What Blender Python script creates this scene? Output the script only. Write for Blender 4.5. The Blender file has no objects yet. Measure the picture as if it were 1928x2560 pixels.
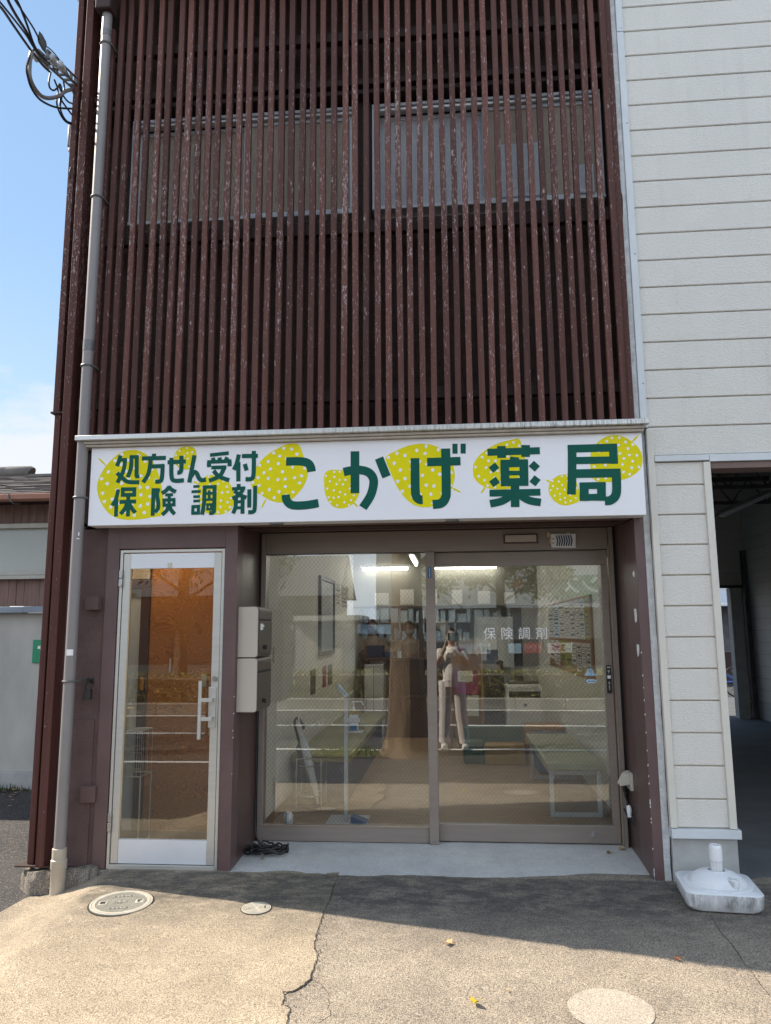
import bpy, math, random
from mathutils import Vector, Matrix, noise as mnoise
random.seed(7)
R = math.radians
S = bpy.context.scene
COL = S.collection

# ---------------------------------------------------------------- camera, sky, sun, exposure
cam_d = bpy.data.cameras.new('camera'); cam = bpy.data.objects.new('camera', cam_d); COL.objects.link(cam)
cam_d.sensor_fit = 'HORIZONTAL'; cam_d.sensor_width = 36.0; cam_d.lens = 1894.09 / 1928 * 36.0
cam_d.clip_start = 0.01; cam_d.clip_end = 3000
_r, _u, _f = Vector((0.99616, 0.08734, -0.00731)), Vector((0.0206, -0.1532, 0.98798)), Vector((-0.08617, 0.98437, 0.15379))
_f.normalize(); _r = _f.cross(_u).normalized(); _u = _r.cross(_f).normalized()
cam.matrix_world = Matrix(((_r.x, _u.x, -_f.x, 2.0836), (_r.y, _u.y, -_f.y, -4.5896), (_r.z, _u.z, -_f.z, 1.3904), (0, 0, 0, 1)))
S.camera = cam

SUN_EL, SUN_AZ = R(42), R(166.5)          # azimuth counted from +X towards +Y: sun stands left and a little behind the facade
sd = Vector((math.cos(SUN_EL) * math.cos(SUN_AZ), math.cos(SUN_EL) * math.sin(SUN_AZ), math.sin(SUN_EL)))
sun_d = bpy.data.lights.new('sun', 'SUN'); sun_d.energy = 4.7; sun_d.angle = R(0.5); sun_d.color = (1, .88, .72)
sun = bpy.data.objects.new('sun', sun_d); COL.objects.link(sun)
sun.rotation_euler = sd.to_track_quat('Z', 'Y').to_euler(); sun.location = sd * 40

S.view_settings.view_transform = 'Standard'; S.view_settings.look = 'None'
S.view_settings.gamma = 1; S.view_settings.exposure = 1.05
try: S.view_settings.use_curve_mapping = False
except Exception: pass
S.cycles.use_denoising = True
S.cycles.max_bounces = 10; S.cycles.transparent_max_bounces = 24; S.cycles.sample_clamp_indirect = 6

CLOUD_AT = (2.7, .9, .4)
class NT:
    def __init__(s, nt): s.nt = nt; s.L = nt.links
    def n(s, t, **k):
        d = s.nt.nodes.new(t)
        for a, v in k.items(): setattr(d, a, v)
        return d
    def l(s, a, b): s.L.new(a, b)
    def math(s, op, a, b=None, clamp=False):
        d = s.n('ShaderNodeMath', operation=op, use_clamp=clamp)
        for i, v in enumerate((a, b)):
            if v is None: continue
            if hasattr(v, 'links'): s.l(v, d.inputs[i])
            else: d.inputs[i].default_value = v
        return d.outputs[0]
    def ramp(s, fac, pts):
        d = s.n('ShaderNodeValToRGB'); e = d.color_ramp.elements
        while len(e) < len(pts): e.new(.5)
        for x, (p, c) in zip(e, pts):
            x.position = p; x.color = (c, c, c, 1) if not isinstance(c, tuple) else (*c, 1)
        s.l(fac, d.inputs[0]); return d.outputs[0]
    def mix(s, fac, a, b, blend='MIX'):
        d = s.n('ShaderNodeMix', data_type='RGBA', blend_type=blend)
        for i, v in ((0, fac), (6, a), (7, b)):
            if hasattr(v, 'links'): s.l(v, d.inputs[i])
            elif i == 0: d.inputs[0].default_value = v
            else: d.inputs[i].default_value = (*v, 1)
        return d.outputs[2]
    def noise(s, vec, scale, detail=4, rough=.55, dist=0):
        d = s.n('ShaderNodeTexNoise'); d.inputs['Scale'].default_value = scale
        d.inputs['Detail'].default_value = detail; d.inputs['Roughness'].default_value = rough
        d.inputs['Distortion'].default_value = dist
        if vec is not None: s.l(vec, d.inputs['Vector'])
        return d.outputs['Fac']
    def coords(s, scale=(1, 1, 1), loc=(0, 0, 0)):
        t = s.n('ShaderNodeTexCoord'); m = s.n('ShaderNodeMapping')
        m.inputs['Scale'].default_value = scale; m.inputs['Location'].default_value = loc
        s.l(t.outputs['Object'], m.inputs['Vector']); return m.outputs[0]
    def bump(s, h, strength, dist=.01):
        d = s.n('ShaderNodeBump'); d.inputs['Strength'].default_value = strength; d.inputs['Distance'].default_value = dist
        s.l(h, d.inputs['Height']); return d.outputs[0]

w = bpy.data.worlds.new('World'); S.world = w; w.use_nodes = True
w.node_tree.nodes.clear(); W = NT(w.node_tree)
sky = W.n('ShaderNodeTexSky', sky_type='NISHITA', sun_disc=False, sun_elevation=SUN_EL, sun_rotation=R(90) - SUN_AZ, altitude=30, air_density=1.0, dust_density=0.4, ozone_density=1.0)
tc = W.n('ShaderNodeTexCoord'); sep = W.n('ShaderNodeSeparateXYZ'); W.l(tc.outputs['Generated'], sep.inputs[0])
mp = W.n('ShaderNodeMapping'); mp.inputs['Scale'].default_value = (1, 1, 2.2); mp.inputs['Location'].default_value = CLOUD_AT; W.l(tc.outputs['Generated'], mp.inputs['Vector'])
cl = W.noise(mp.outputs[0], 3.1, 9, .58)
grad = W.ramp(sep.outputs['Z'], [(.0, (2.5, 2.8, 3.1)), (.12, (2.0, 2.5, 3.05)), (.45, (1.15, 1.85, 2.8)), (1.0, (.75, 1.35, 2.3))])
skyc = W.mix(.82, sky.outputs[0], grad)
# fair weather clouds: a low bank all round, and a broad field over the street side, brightened to fill the facade's shade
low = W.ramp(sep.outputs['Z'], [(.0, 1.0), (.17, .95), (.36, .0)])
south = W.ramp(W.math('ADD', W.math('MULTIPLY', sep.outputs['Y'], -.5), .5), [(.55, 0.0), (.75, 1.0)])
up = W.ramp(sep.outputs['Z'], [(.0, .9), (.75, .9), (1.0, .35)])
cm = W.ramp(W.math('ADD', cl, W.math('MULTIPLY', W.math('SUBTRACT', low, 1.0), .38)), [(.40, 0.0), (.50, 1.0)])
cs = W.math('MULTIPLY', W.math('MULTIPLY', W.ramp(cl, [(.30, 0.0), (.55, 1.0)]), south), up)
skyc = W.mix(W.math('MULTIPLY', cm, .8), skyc, (3.1, 3.1, 3.15))
skyc = W.mix(cs, skyc, (5.9, 6.45, 7.3))
bg = W.n('ShaderNodeBackground'); bg.inputs['Strength'].default_value = 0.15; W.l(skyc, bg.inputs[0])
wo = W.n('ShaderNodeOutputWorld'); W.l(bg.outputs[0], wo.inputs[0])

# ---------------------------------------------------------------- materials
def newmat(name):
    m = bpy.data.materials.new(name); m.use_nodes = True; m.node_tree.nodes.clear()
    T = NT(m.node_tree); b = T.n('ShaderNodeBsdfPrincipled'); o = T.n('ShaderNodeOutputMaterial'); T.l(b.outputs[0], o.inputs[0])
    return m, T, b
def setc(b, c): b.inputs['Base Color'].default_value = (*c, 1)
def M(name, col, rough=.6, metal=0.0, var=.12, vs=6, bump=0.0, bs=120, st=(1, 1, 1), spec=.5, rvar=.1):
    m, T, b = newmat(name); v = T.coords(st)
    f = T.noise(v, vs, 6, .6)
    lo = tuple(c * (1 - var) for c in col); hi = tuple(min(1, c * (1 + var)) for c in col)
    T.l(T.mix(T.ramp(f, [(.3, 0.0), (.7, 1.0)]), lo, hi), b.inputs['Base Color'])
    b.inputs['Metallic'].default_value = metal; b.inputs['Specular IOR Level'].default_value = spec
    T.l(T.math('ADD', T.math('MULTIPLY', f, rvar), rough - rvar / 2), b.inputs['Roughness'])
    if bump:
        T.l(T.bump(T.noise(v, bs, 4), bump, .01), b.inputs['Normal'])
    return m
def emis(name, col, st):
    m = bpy.data.materials.new(name); m.use_nodes = True; m.node_tree.nodes.clear(); T = NT(m.node_tree)
    e = T.n('ShaderNodeEmission'); e.inputs[0].default_value = (*col, 1); e.inputs[1].default_value = st
    o = T.n('ShaderNodeOutputMaterial'); T.l(e.outputs[0], o.inputs[0]); return m
def glass(name, ior=1.75, tint=(1, 1, 1), bumpy=0):
    m = bpy.data.materials.new(name); m.use_nodes = True; m.node_tree.nodes.clear(); T = NT(m.node_tree)
    tr = T.n('ShaderNodeBsdfTransparent'); tr.inputs[0].default_value = (*tint, 1)
    gl = T.n('ShaderNodeBsdfGlossy'); gl.inputs['Roughness'].default_value = 0.0; gl.inputs[0].default_value = (.96, 1, .98, 1)
    fr = T.n('ShaderNodeFresnel'); fr.inputs[0].default_value = ior
    ge = T.n('ShaderNodeNewGeometry')
    fac = T.math('MULTIPLY', fr.outputs[0], T.math('SUBTRACT', 1.0, ge.outputs['Backfacing']), True)
    bn = T.bump(T.noise(T.coords((1, 1, 1)), 1.6, 1), .02, .02); T.l(bn, gl.inputs['Normal'])
    mx = T.n('ShaderNodeMixShader'); T.l(fac, mx.inputs[0]); T.l(tr.outputs[0], mx.inputs[1]); T.l(gl.outputs[0], mx.inputs[2])
    o = T.n('ShaderNodeOutputMaterial'); T.l(mx.outputs[0], o.inputs[0]); return m

def wood_peel(name, base, amount, pitch=.0705, x0=-.205):
    m, T, b = newmat(name)
    t = T.n('ShaderNodeTexCoord'); sp = T.n('ShaderNodeSeparateXYZ'); T.l(t.outputs['Object'], sp.inputs[0])
    idx = T.math('FLOOR', T.math('DIVIDE', T.math('SUBTRACT', sp.outputs['X'], x0 - pitch / 2), pitch))
    wn = T.n('ShaderNodeTexWhiteNoise', noise_dimensions='1D'); T.l(idx, wn.inputs['W'])
    tone = T.math('ADD', T.math('MULTIPLY', wn.outputs['Value'], .75), .65)
    grain = T.noise(T.coords((60, 60, 2.2)), 1.0, 6, .65)
    tone2 = T.math('MULTIPLY', tone, T.math('ADD', T.math('MULTIPLY', grain, 1.1), .45))
    c = T.mix(1.0, base, base, 'MIX')
    vm = T.n('ShaderNodeVectorMath', operation='SCALE'); vm.inputs[0].default_value = base; T.l(tone2, vm.inputs['Scale'])
    # peeled flakes: short upright flecks, more of them at some heights and on some slats
    fl = T.noise(T.coords((120, 120, 34)), 1.0, 3, .6, .9)
    big = T.noise(T.coords((9, 9, .8), (3, 0, 1)), 1.0, 3)
    hgt = T.ramp(T.math('DIVIDE', sp.outputs['Z'], 6.0), [(.40, .25), (.56, .75), (.72, 1.0), (.86, .7), (.97, .3)])
    thr = T.math('ADD', T.math('MULTIPLY', T.math('MULTIPLY', big, hgt), amount), T.math('MULTIPLY', T.math('SUBTRACT', wn.outputs['Value'], .5), .07))
    mk = T.math('ADD', T.math('SUBTRACT', fl, .70), thr)
    msk = T.ramp(T.math('MULTIPLY', mk, 8), [(.25, 0.0), (.5, 1.0)])
    pal = T.ramp(grain, [(.3, (.22, .15, .14)), (.7, (.46, .39, .385))])
    T.l(T.mix(msk, vm.outputs[0], pal), b.inputs['Base Color'])
    b.inputs['Roughness'].default_value = .72; b.inputs['Specular IOR Level'].default_value = .3
    h = T.math('SUBTRACT', grain, T.math('MULTIPLY', msk, .5)); T.l(T.bump(h, .5, .004), b.inputs['Normal'])
    return m

m_slat = wood_peel('brown_painted_wood', (.106, .044, .034), .29)
m_board = wood_peel('weathered_corner_board', (.085, .033, .027), .30, 3.0, -1)
m_rail = M('dark_wood_rail', (.038, .017, .014), .7, var=.4, vs=14, bump=.2, bs=40, st=(1, 6, 6))
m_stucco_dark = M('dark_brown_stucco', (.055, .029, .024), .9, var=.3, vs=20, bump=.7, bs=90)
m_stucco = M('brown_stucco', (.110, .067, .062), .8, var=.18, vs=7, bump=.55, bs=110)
m_black_strip = M('rough_mortar_strip', (.035, .026, .024), .95, var=.8, vs=45, bump=1.0, bs=70)
m_brown = M('brown_sheet_metal', (.118, .071, .068), .45, var=.16, vs=5, bump=.03, bs=6)
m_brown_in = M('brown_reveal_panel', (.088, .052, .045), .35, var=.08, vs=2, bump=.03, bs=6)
m_soffit = M('brown_soffit', (.16, .105, .085), .5, var=.1)
m_bronze = M('bronze_aluminium', (.29, .245, .215), .38, .3, var=.06, vs=3, st=(1, 1, 14))
m_bronze_d = M('bronze_shadow_gap', (.02, .017, .016), .6)
m_bronze_l = M('bronze_light_edge', (.42, .33, .25), .35, .4, var=.08)
m_alu = M('silver_aluminium', (.58, .57, .53), .36, .55, var=.05, vs=4, st=(1, 1, 10))
m_alu_pale = M('pale_aluminium_panel', (.72, .74, .78), .42, .35, var=.05, vs=3)
m_steel = M('steel', (.5, .5, .5), .25, .9, var=.1)
m_chrome = M('chrome_wire', (.7, .7, .7), .15, 1.0, var=.05)
m_capmetal = M('sign_cap_metal', (.60, .60, .58), .38, .5, var=.2, vs=14, st=(3, 1, 12), bump=.1, bs=30)
m_capbeige = M('sign_cap_moulding', (.50, .45, .39), .5, .15, var=.15, vs=12)
m_white_p = M('sign_white_face', (.84, .84, .87), .3, var=.02, vs=1.5)
m_green_t = M('sign_green_film', (.003, .092, .066), .55, var=.05, spec=.2)
m_yel = M('sign_leaf_film', (.76, .68, .003), .55, var=.06, vs=3, spec=.2)
m_pvc = M('grey_pvc_pipe', (.235, .215, .21), .45, var=.1, vs=5, st=(1, 1, .5), bump=.05, bs=40)
m_pvc2 = M('beige_pvc_joint', (.43, .38, .31), .45, var=.12, vs=9)
m_clamp = M('galvanised_clamp', (.16, .16, .16), .5, .4, var=.2, vs=40)
m_mail_s = M('mailbox_beige', (.46, .41, .35), .5, var=.03)
m_mail_f = M('mailbox_bronze_front', (.125, .100, .078), .4, .25, var=.06)
m_black = M('black_rubber', (.012, .012, .013), .5, var=.2)
m_cable = M('black_cable', (.02, .022, .03), .5, var=.2)
m_white = M('white_plastic', (.78, .79, .80), .35, var=.03)
m_cream = M('cream_plastic', (.56, .52, .43), .4, var=.05)
m_yellowed = M('yellowed_plastic', (.60, .47, .26), .5)
m_navy = M('navy_print', (.02, .06, .12), .5)
m_blue = M('blue_label', (.02, .12, .27), .45)
m_pale_blue = M('pale_blue_label', (.55, .72, .85), .5, var=.03)
m_letter = M('white_film_letter', (.85, .85, .85), .5, var=.02)
m_wire = M('glass_wire', (.16, .14, .11), .5, .4)
m_glass = glass('clear_window_glass', 2.75, (.95, .955, .95))
m_glass2 = glass('side_door_glass', 2.3, (.93, .94, .92))

def siding_mat(name, col):
    m, T, b = newmat(name); v = T.coords()
    f = T.noise(v, 3, 5); lo = tuple(c * .93 for c in col); hi = tuple(c * 1.05 for c in col)
    st = T.noise(T.coords((14, 14, 1.2)), 1, 4)
    c = T.mix(f, lo, hi); c = T.mix(T.math('MULTIPLY', T.ramp(st, [(.55, 0.0), (.8, 1.0)]), .18), c, tuple(x * .62 for x in col))
    T.l(c, b.inputs['Base Color']); b.inputs['Roughness'].default_value = .5
    vo = T.n('ShaderNodeTexVoronoi', feature='SMOOTH_F1'); vo.inputs['Scale'].default_value = 95; T.l(T.coords((1, 1, 1.7)), vo.inputs['Vector'])
    n2 = T.noise(T.coords((1, 1, 2)), 70, 3, .6, 1.2)
    T.l(T.bump(T.math('ADD', T.math('MULTIPLY', n2, 1.0), T.math('MULTIPLY', vo.outputs['Distance'], .8)), .55, .007), b.inputs['Normal'])
    return m
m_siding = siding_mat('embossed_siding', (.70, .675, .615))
m_trim = M('cream_trim', (.66, .63, .555), .4, var=.05, vs=4)
m_trim_w = M('white_trim', (.60, .63, .64), .42, var=.06, vs=5)
m_sash = M('white_sash', (.74, .79, .85), .4, var=.04)
m_groove = M('siding_groove', (.46, .40, .32), .8, var=.2)
m_found = M('grey_mortar_base', (.40, .40, .385), .85, var=.14, vs=8, bump=.25, bs=160)
m_edge = M('pale_mortar_edge', (.56, .57, .57), .9, var=.16, vs=22, bump=.7, bs=85)
m_dark_ceil = M('dark_steel_beam', (.09, .092, .098), .7, var=.3)
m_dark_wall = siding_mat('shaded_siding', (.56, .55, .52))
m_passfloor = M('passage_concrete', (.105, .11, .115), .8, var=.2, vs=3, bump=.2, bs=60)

def ground_concrete(name, ca, cb, cs, speck=1.0, stain_shade=True, warm=0.0):
    m, T, b = newmat(name); v = T.coords()
    big = T.noise(v, 1.6, 8, .68); c = T.mix(T.ramp(big, [(.36, 0.0), (.62, 1.0)]), ca, cb)
    med = T.noise(v, 11, 5, .65); c = T.mix(T.math('MULTIPLY', T.ramp(med, [(.45, 0.0), (.7, 1.0)]), .35), c, cs)
    vo = T.n('ShaderNodeTexVoronoi'); vo.inputs['Scale'].default_value = 210; T.l(v, vo.inputs['Vector'])
    g1 = T.ramp(T.math('MULTIPLY', T.noise(v, 170, 3, .7), 1.0), [(.36, .28), (.5, 1.0), (.64, 1.9)])
    c = T.mix(speck * .75, c, g1, 'MULTIPLY')
    hs = T.n('ShaderNodeSeparateColor'); T.l(vo.outputs['Color'], hs.inputs[0])
    c = T.mix(T.math('MULTIPLY', T.ramp(hs.outputs[0], [(.86, 0.0), (.9, 1.0)]), .55 * speck), c, (.50, .40, .30))
    c = T.mix(T.math('MULTIPLY', T.ramp(hs.outputs[1], [(.86, 0.0), (.9, 1.0)]), .5 * speck), c, (.07, .06, .055))
    if stain_shade:  # stains, spread and deepened to put the building's shade into the concrete
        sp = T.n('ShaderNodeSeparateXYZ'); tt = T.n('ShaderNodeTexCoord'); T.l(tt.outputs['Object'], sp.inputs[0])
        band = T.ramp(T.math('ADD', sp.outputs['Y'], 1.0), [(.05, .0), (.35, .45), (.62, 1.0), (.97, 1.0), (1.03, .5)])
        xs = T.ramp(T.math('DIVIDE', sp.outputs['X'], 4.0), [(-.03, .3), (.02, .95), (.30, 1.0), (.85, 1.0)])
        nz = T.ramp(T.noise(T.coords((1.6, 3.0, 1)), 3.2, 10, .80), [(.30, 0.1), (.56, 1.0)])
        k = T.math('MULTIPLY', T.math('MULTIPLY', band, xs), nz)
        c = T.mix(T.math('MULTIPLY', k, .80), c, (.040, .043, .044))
    T.l(c, b.inputs['Base Color']); b.inputs['Roughness'].default_value = .9; b.inputs['Specular IOR Level'].default_value = .25
    h = T.math('ADD', T.math('MULTIPLY', g1, .5), T.math('MULTIPLY', vo.outputs['Distance'], 1.2))
    T.l(T.bump(h, .55 * speck, .004), b.inputs['Normal']); return m
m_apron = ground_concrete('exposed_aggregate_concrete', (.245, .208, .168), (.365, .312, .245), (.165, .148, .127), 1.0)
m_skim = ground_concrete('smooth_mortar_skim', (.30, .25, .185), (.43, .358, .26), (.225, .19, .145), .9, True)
m_slab = ground_concrete('entrance_slab_concrete', (.40, .405, .40), (.52, .525, .51), (.36, .36, .35), .3, False)
m_patch = ground_concrete('pale_mortar_patch', (.37, .33, .275), (.44, .39, .325), (.31, .275, .23), .6, False)
m_asph = ground_concrete('asphalt', (.036, .038, .041), (.058, .058, .060), (.03, .03, .032), .6, False)
m_footing = ground_concrete('crumbling_footing', (.16, .145, .125), (.30, .265, .22), (.08, .075, .065), 1.0, False)
m_crack = M('crack_dirt', (.03, .025, .018), .95, var=.5, vs=30)
m_lid = M('pale_resin_lid', (.40, .375, .315), .6, var=.12, vs=20)
m_lid_d = M('lid_recess_dirt', (.085, .08, .07), .9, var=.4, vs=40)
m_roadline = M('white_road_paint', (.70, .70, .68), .7, var=.15, vs=20)

def plywood():
    m, T, b = newmat('varnished_plywood'); v = T.coords((1, 1, 1.0))
    n0 = T.noise(T.coords((2.6, 1, 5.5)), 1.0, 3, .5, .9)
    rings = T.math('FRACT', T.math('MULTIPLY', n0, 34))
    r2 = T.ramp(rings, [(.0, 1.0), (.35, .2), (.55, .0), (.9, .75), (1.0, 1.0)])
    c = T.mix(r2, (.62, .27, .075), (.20, .065, .02))
    c = T.mix(T.math('MULTIPLY', T.noise(v, 2.0, 3), .6), c, (.60, .27, .08))
    T.l(c, b.inputs['Base Color']); b.inputs['Roughness'].default_value = .4; return m
m_ply = plywood()
m_inwall = M('interior_white_wall', (.72, .71, .64), .7, var=.03)
m_inceil = M('interior_ceiling', (.58, .55, .48), .8, var=.03)
m_infloor = M('wood_vinyl_floor', (.33, .215, .12), .45, var=.3, vs=3, st=(2, 14, 1))
m_skirt = M('wood_skirting', (.24, .13, .06), .5, var=.2)
m_dkframe = M('dark_frame', (.03, .026, .024), .4)
m_brownwood = M('dark_counter_wood', (.085, .032, .020), .35, var=.25, vs=5, st=(1, 1, 8))
m_oak = M('display_wood', (.33, .155, .05), .45, var=.2, vs=6, st=(6, 6, 1))
m_olive = M('olive_cushion', (.215, .205, .075), .55, var=.06)
m_pgreen = M('pale_green_cushion', (.36, .38, .24), .55, var=.05)
m_navyv = M('navy_vinyl', (.02, .035, .085), .45, var=.08)
m_bluev = M('blue_vinyl', (.02, .07, .19), .45, var=.08)
m_greenv = M('green_vinyl', (.018, .085, .022), .5, var=.08)
m_yelv = M('yellow_vinyl', (.42, .25, .02), .5, var=.08)
m_orangev = M('orange_vinyl', (.52, .24, .04), .5, var=.08)
m_pink = M('magenta_panel', (.36, .015, .14), .5, var=.06)
m_paper = M('paper', (.70, .68, .62), .8, var=.06)
m_paper_y = M('yellow_green_paper', (.45, .47, .10), .8, var=.06)
m_grey_w = M('pale_grey_metal', (.55, .58, .60), .4, .2, var=.04)
m_fro = M('clear_plastic', (.6, .66, .68), .2, var=.03)
m_skin = M('skin', (.52, .33, .25), .55, var=.05)
m_hair = M('black_hair', (.012, .010, .010), .45, var=.3, vs=30, bump=.3, bs=90)
m_tunic = M('cream_tunic', (.70, .58, .48), .8, var=.08, bump=.15, bs=30)
m_tee = M('white_tee', (.66, .63, .62), .85, var=.06, bump=.2, bs=20)
m_jean = M('pale_trousers', (.62, .57, .58), .85, var=.1, bump=.25, bs=18)
m_shoe = M('white_shoe', (.6, .58, .56), .6, var=.1)
m_mask = M('white_mask', (.75, .75, .75), .8, var=.03)
m_tube = emis('fluorescent_tube', (1, .97, .88), 10.0)

# ---------------------------------------------------------------- mesh helpers
class MB:
    def __init__(s): s.v = []; s.f = []; s.sm = []
    def add(s, vs, fs, smooth=False):
        o = len(s.v); s.v += [Vector(v) for v in vs]
        for f in fs: s.f.append(tuple(i + o for i in f)); s.sm.append(smooth)
        return s
    def box(s, x0, x1, y0, y1, z0, z1):
        return s.add([(x, y, z) for z in (z0, z1) for y in (y0, y1) for x in (x0, x1)],
                     [(0, 2, 3, 1), (4, 5, 7, 6), (0, 1, 5, 4), (2, 6, 7, 3), (0, 4, 6, 2), (1, 3, 7, 5)])
    def prism(s, pts, axis, a, b):
        """pts 2-D outline, extruded along axis from a to b ('y': pts are (x,z); 'x': (y,z); 'z': (x,y))"""
        def P(p, t): return {'y': (p[0], t, p[1]), 'x': (t, p[0], p[1]), 'z': (p[0], p[1], t)}[axis]
        n = len(pts); vs = [P(p, a) for p in pts] + [P(p, b) for p in pts]
        fs = [tuple(range(n)), tuple(range(2 * n - 1, n - 1, -1))] + [(i, i + n, (i + 1) % n + n, (i + 1) % n) for i in range(n)]
        ar = sum(pts[i][0] * pts[(i + 1) % n][1] - pts[(i + 1) % n][0] * pts[i][1] for i in range(n))
        flip = (ar < 0) != (axis == 'y')
        if (b > a) == flip: pass
        else: pass
        o = len(s.v); s.add(vs, fs); return s
    def tube(s, path, rad, n=10, closed=False, cap=True, sx=1.0, sy=1.0):
        P = [Vector(p) for p in path]; k = len(P)
        rr = rad if isinstance(rad, (list, tuple)) else [rad] * k
        T = []
        for i in range(k):
            if closed: t = P[(i + 1) % k] - P[i - 1]
            else: t = P[min(i + 1, k - 1)] - P[max(i - 1, 0)]
            T.append(t.normalized() if t.length > 1e-9 else Vector((0, 0, 1)))
        up = Vector((0, 0, 1)) if abs(T[0].z) < .9 else Vector((1, 0, 0))
        a = T[0].cross(up).normalized(); vs = []
        for i in range(k):
            a = (a - T[i] * a.dot(T[i])).normalized(); b = T[i].cross(a)
            for j in range(n):
                t = 2 * math.pi * j / n
                vs.append(P[i] + (a * math.cos(t) * sx + b * math.sin(t) * sy) * rr[i])
        fs = []
        for i in range(k if closed else k - 1):
            for j in range(n):
                i2 = (i + 1) % k
                fs.append((i * n + j, i * n + (j + 1) % n, i2 * n + (j + 1) % n, i2 * n + j))
        s.add(vs, fs, True)
        if cap and not closed:
            o = len(s.v) - len(vs)
            s.f.append(tuple(o + j for j in range(n - 1, -1, -1))); s.sm.append(False)
            s.f.append(tuple(o + (k - 1) * n + j for j in range(n))); s.sm.append(False)
        return s
    def lathe(s, prof, c=(0, 0, 0), n=32):
        vs = []; fs = []; k = len(prof)
        for r, z in prof:
            for j in range(n):
                t = 2 * math.pi * j / n; vs.append((c[0] + r * math.cos(t), c[1] + r * math.sin(t), c[2] + z))
        for i in range(k - 1):
            for j in range(n): fs.append((i * n + j, i * n + (j + 1) % n, (i + 1) * n + (j + 1) % n, (i + 1) * n + j))
        s.add(vs, fs, True); o = len(s.v) - len(vs)
        s.f.append(tuple(o + j for j in range(n - 1, -1, -1))); s.sm.append(False)
        s.f.append(tuple(o + (k - 1) * n + j for j in range(n))); s.sm.append(False)
        return s
    def ball(s, c, r, n=14, m=9):
        rx, ry, rz = r if isinstance(r, (tuple, list)) else (r, r, r); vs = []; fs = []
        for i in range(m + 1):
            ph = math.pi * i / m
            for j in range(n):
                t = 2 * math.pi * j / n
                vs.append((c[0] + rx * math.sin(ph) * math.cos(t), c[1] + ry * math.sin(ph) * math.sin(t), c[2] - rz * math.cos(ph)))
        for i in range(m):
            for j in range(n): fs.append((i * n + j, i * n + (j + 1) % n, (i + 1) * n + (j + 1) % n, (i + 1) * n + j))
        return s.add(vs, fs, True)

SPLIT = {'bead', 'clip_mark', 'curtain', 'dome_dimple', 'door_panel', 'hook_tab', 'pipe_joint', 'sign_clip', 'door_gap', 'trim_screw', 'stile', 'corner_trim', 'drip_cap', 'wall_switch', 'chip', 'grime_chip'}
def pieces(mb):
    par = list(range(len(mb.v)))
    def fd(i):
        while par[i] != i: par[i] = par[par[i]]; i = par[i]
        return i
    for f in mb.f:
        for i in f[1:]: par[fd(i)] = fd(f[0])
    out = {}
    for f, s in zip(mb.f, mb.sm): out.setdefault(fd(f[0]), []).append((f, s))
    for fs in out.values():
        m = MB(); ix = {}
        for f, s in fs:
            for i in f:
                if i not in ix: ix[i] = len(m.v); m.v.append(mb.v[i])
            m.f.append(tuple(ix[i] for i in f)); m.sm.append(s)
        yield m
def obj(name, mb, mat, parent=None, bevel=0, seg=2, kind=None, fix=True):
    if name in SPLIT:
        for m in list(pieces(mb))[:-1]: obj_one(name, m, mat, parent, bevel, seg, kind, fix)
        return obj_one(name, list(pieces(mb))[-1], mat, parent, bevel, seg, kind, fix)
    return obj_one(name, mb, mat, parent, bevel, seg, kind, fix)
def obj_one(name, mb, mat, parent=None, bevel=0, seg=2, kind=None, fix=True):
    me = bpy.data.meshes.new(name)
    off = Vector((0, 0, 0)); p = parent
    while p is not None: off += Vector(p.location); p = p.parent
    me.from_pydata([v - off for v in mb.v], [], mb.f); me.validate()
    me.polygons.foreach_set('use_smooth', mb.sm if len(mb.sm) == len(me.polygons) else [False] * len(me.polygons))
    if fix:
        import bmesh
        bm = bmesh.new(); bm.from_mesh(me); bmesh.ops.recalc_face_normals(bm, faces=bm.faces); bm.to_mesh(me); bm.free()
    me.set_sharp_from_angle(angle=R(38))
    for mm in (mat if isinstance(mat, list) else [mat]): me.materials.append(mm)
    o = bpy.data.objects.new(name, me); COL.objects.link(o)
    if parent is not None: o.parent = parent
    if kind: o['kind'] = kind
    if bevel:
        b = o.modifiers.new('bevel', 'BEVEL'); b.width = bevel; b.segments = seg; b.limit_method = 'ANGLE'; b.angle_limit = R(40)
    return o
def thing(name, label, cat, loc=(0, 0, 0), group=None):
    o = bpy.data.objects.new(name, None); COL.objects.link(o); o.location = loc; o.empty_display_size = .1
    return tag(o, label, cat, group)
def tag(o, label, cat, group=None):
    o['label'] = label; o['category'] = cat
    if group: o['group'] = group
    return o
def B(*a): return MB().box(*a)
def chaikin(p, n=2, closed=True):
    for _ in range(n):
        q = []
        for i in range(len(p) - (0 if closed else 1)):
            a, b = p[i], p[(i + 1) % len(p)]
            q += [tuple(a[k] * .75 + b[k] * .25 for k in range(len(a))), tuple(a[k] * .25 + b[k] * .75 for k in range(len(a)))]
        if not closed: q = [p[0]] + q + [p[-1]]
        p = q
    return p
def catmull(p, n=6):
    if len(p) < 3: return p
    q = []; P = [p[0]] + list(p) + [p[-1]]
    for i in range(1, len(P) - 2):
        for t in range(n):
            t /= n; a, b, c, d = P[i - 1], P[i], P[i + 1], P[i + 2]
            q.append(tuple(.5 * (2 * b[k] + (c[k] - a[k]) * t + (2 * a[k] - 5 * b[k] + 4 * c[k] - d[k]) * t * t + (3 * b[k] - a[k] - 3 * c[k] + d[k]) * t ** 3) for k in range(len(a))))
    q.append(tuple(p[-1])); return q
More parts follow.
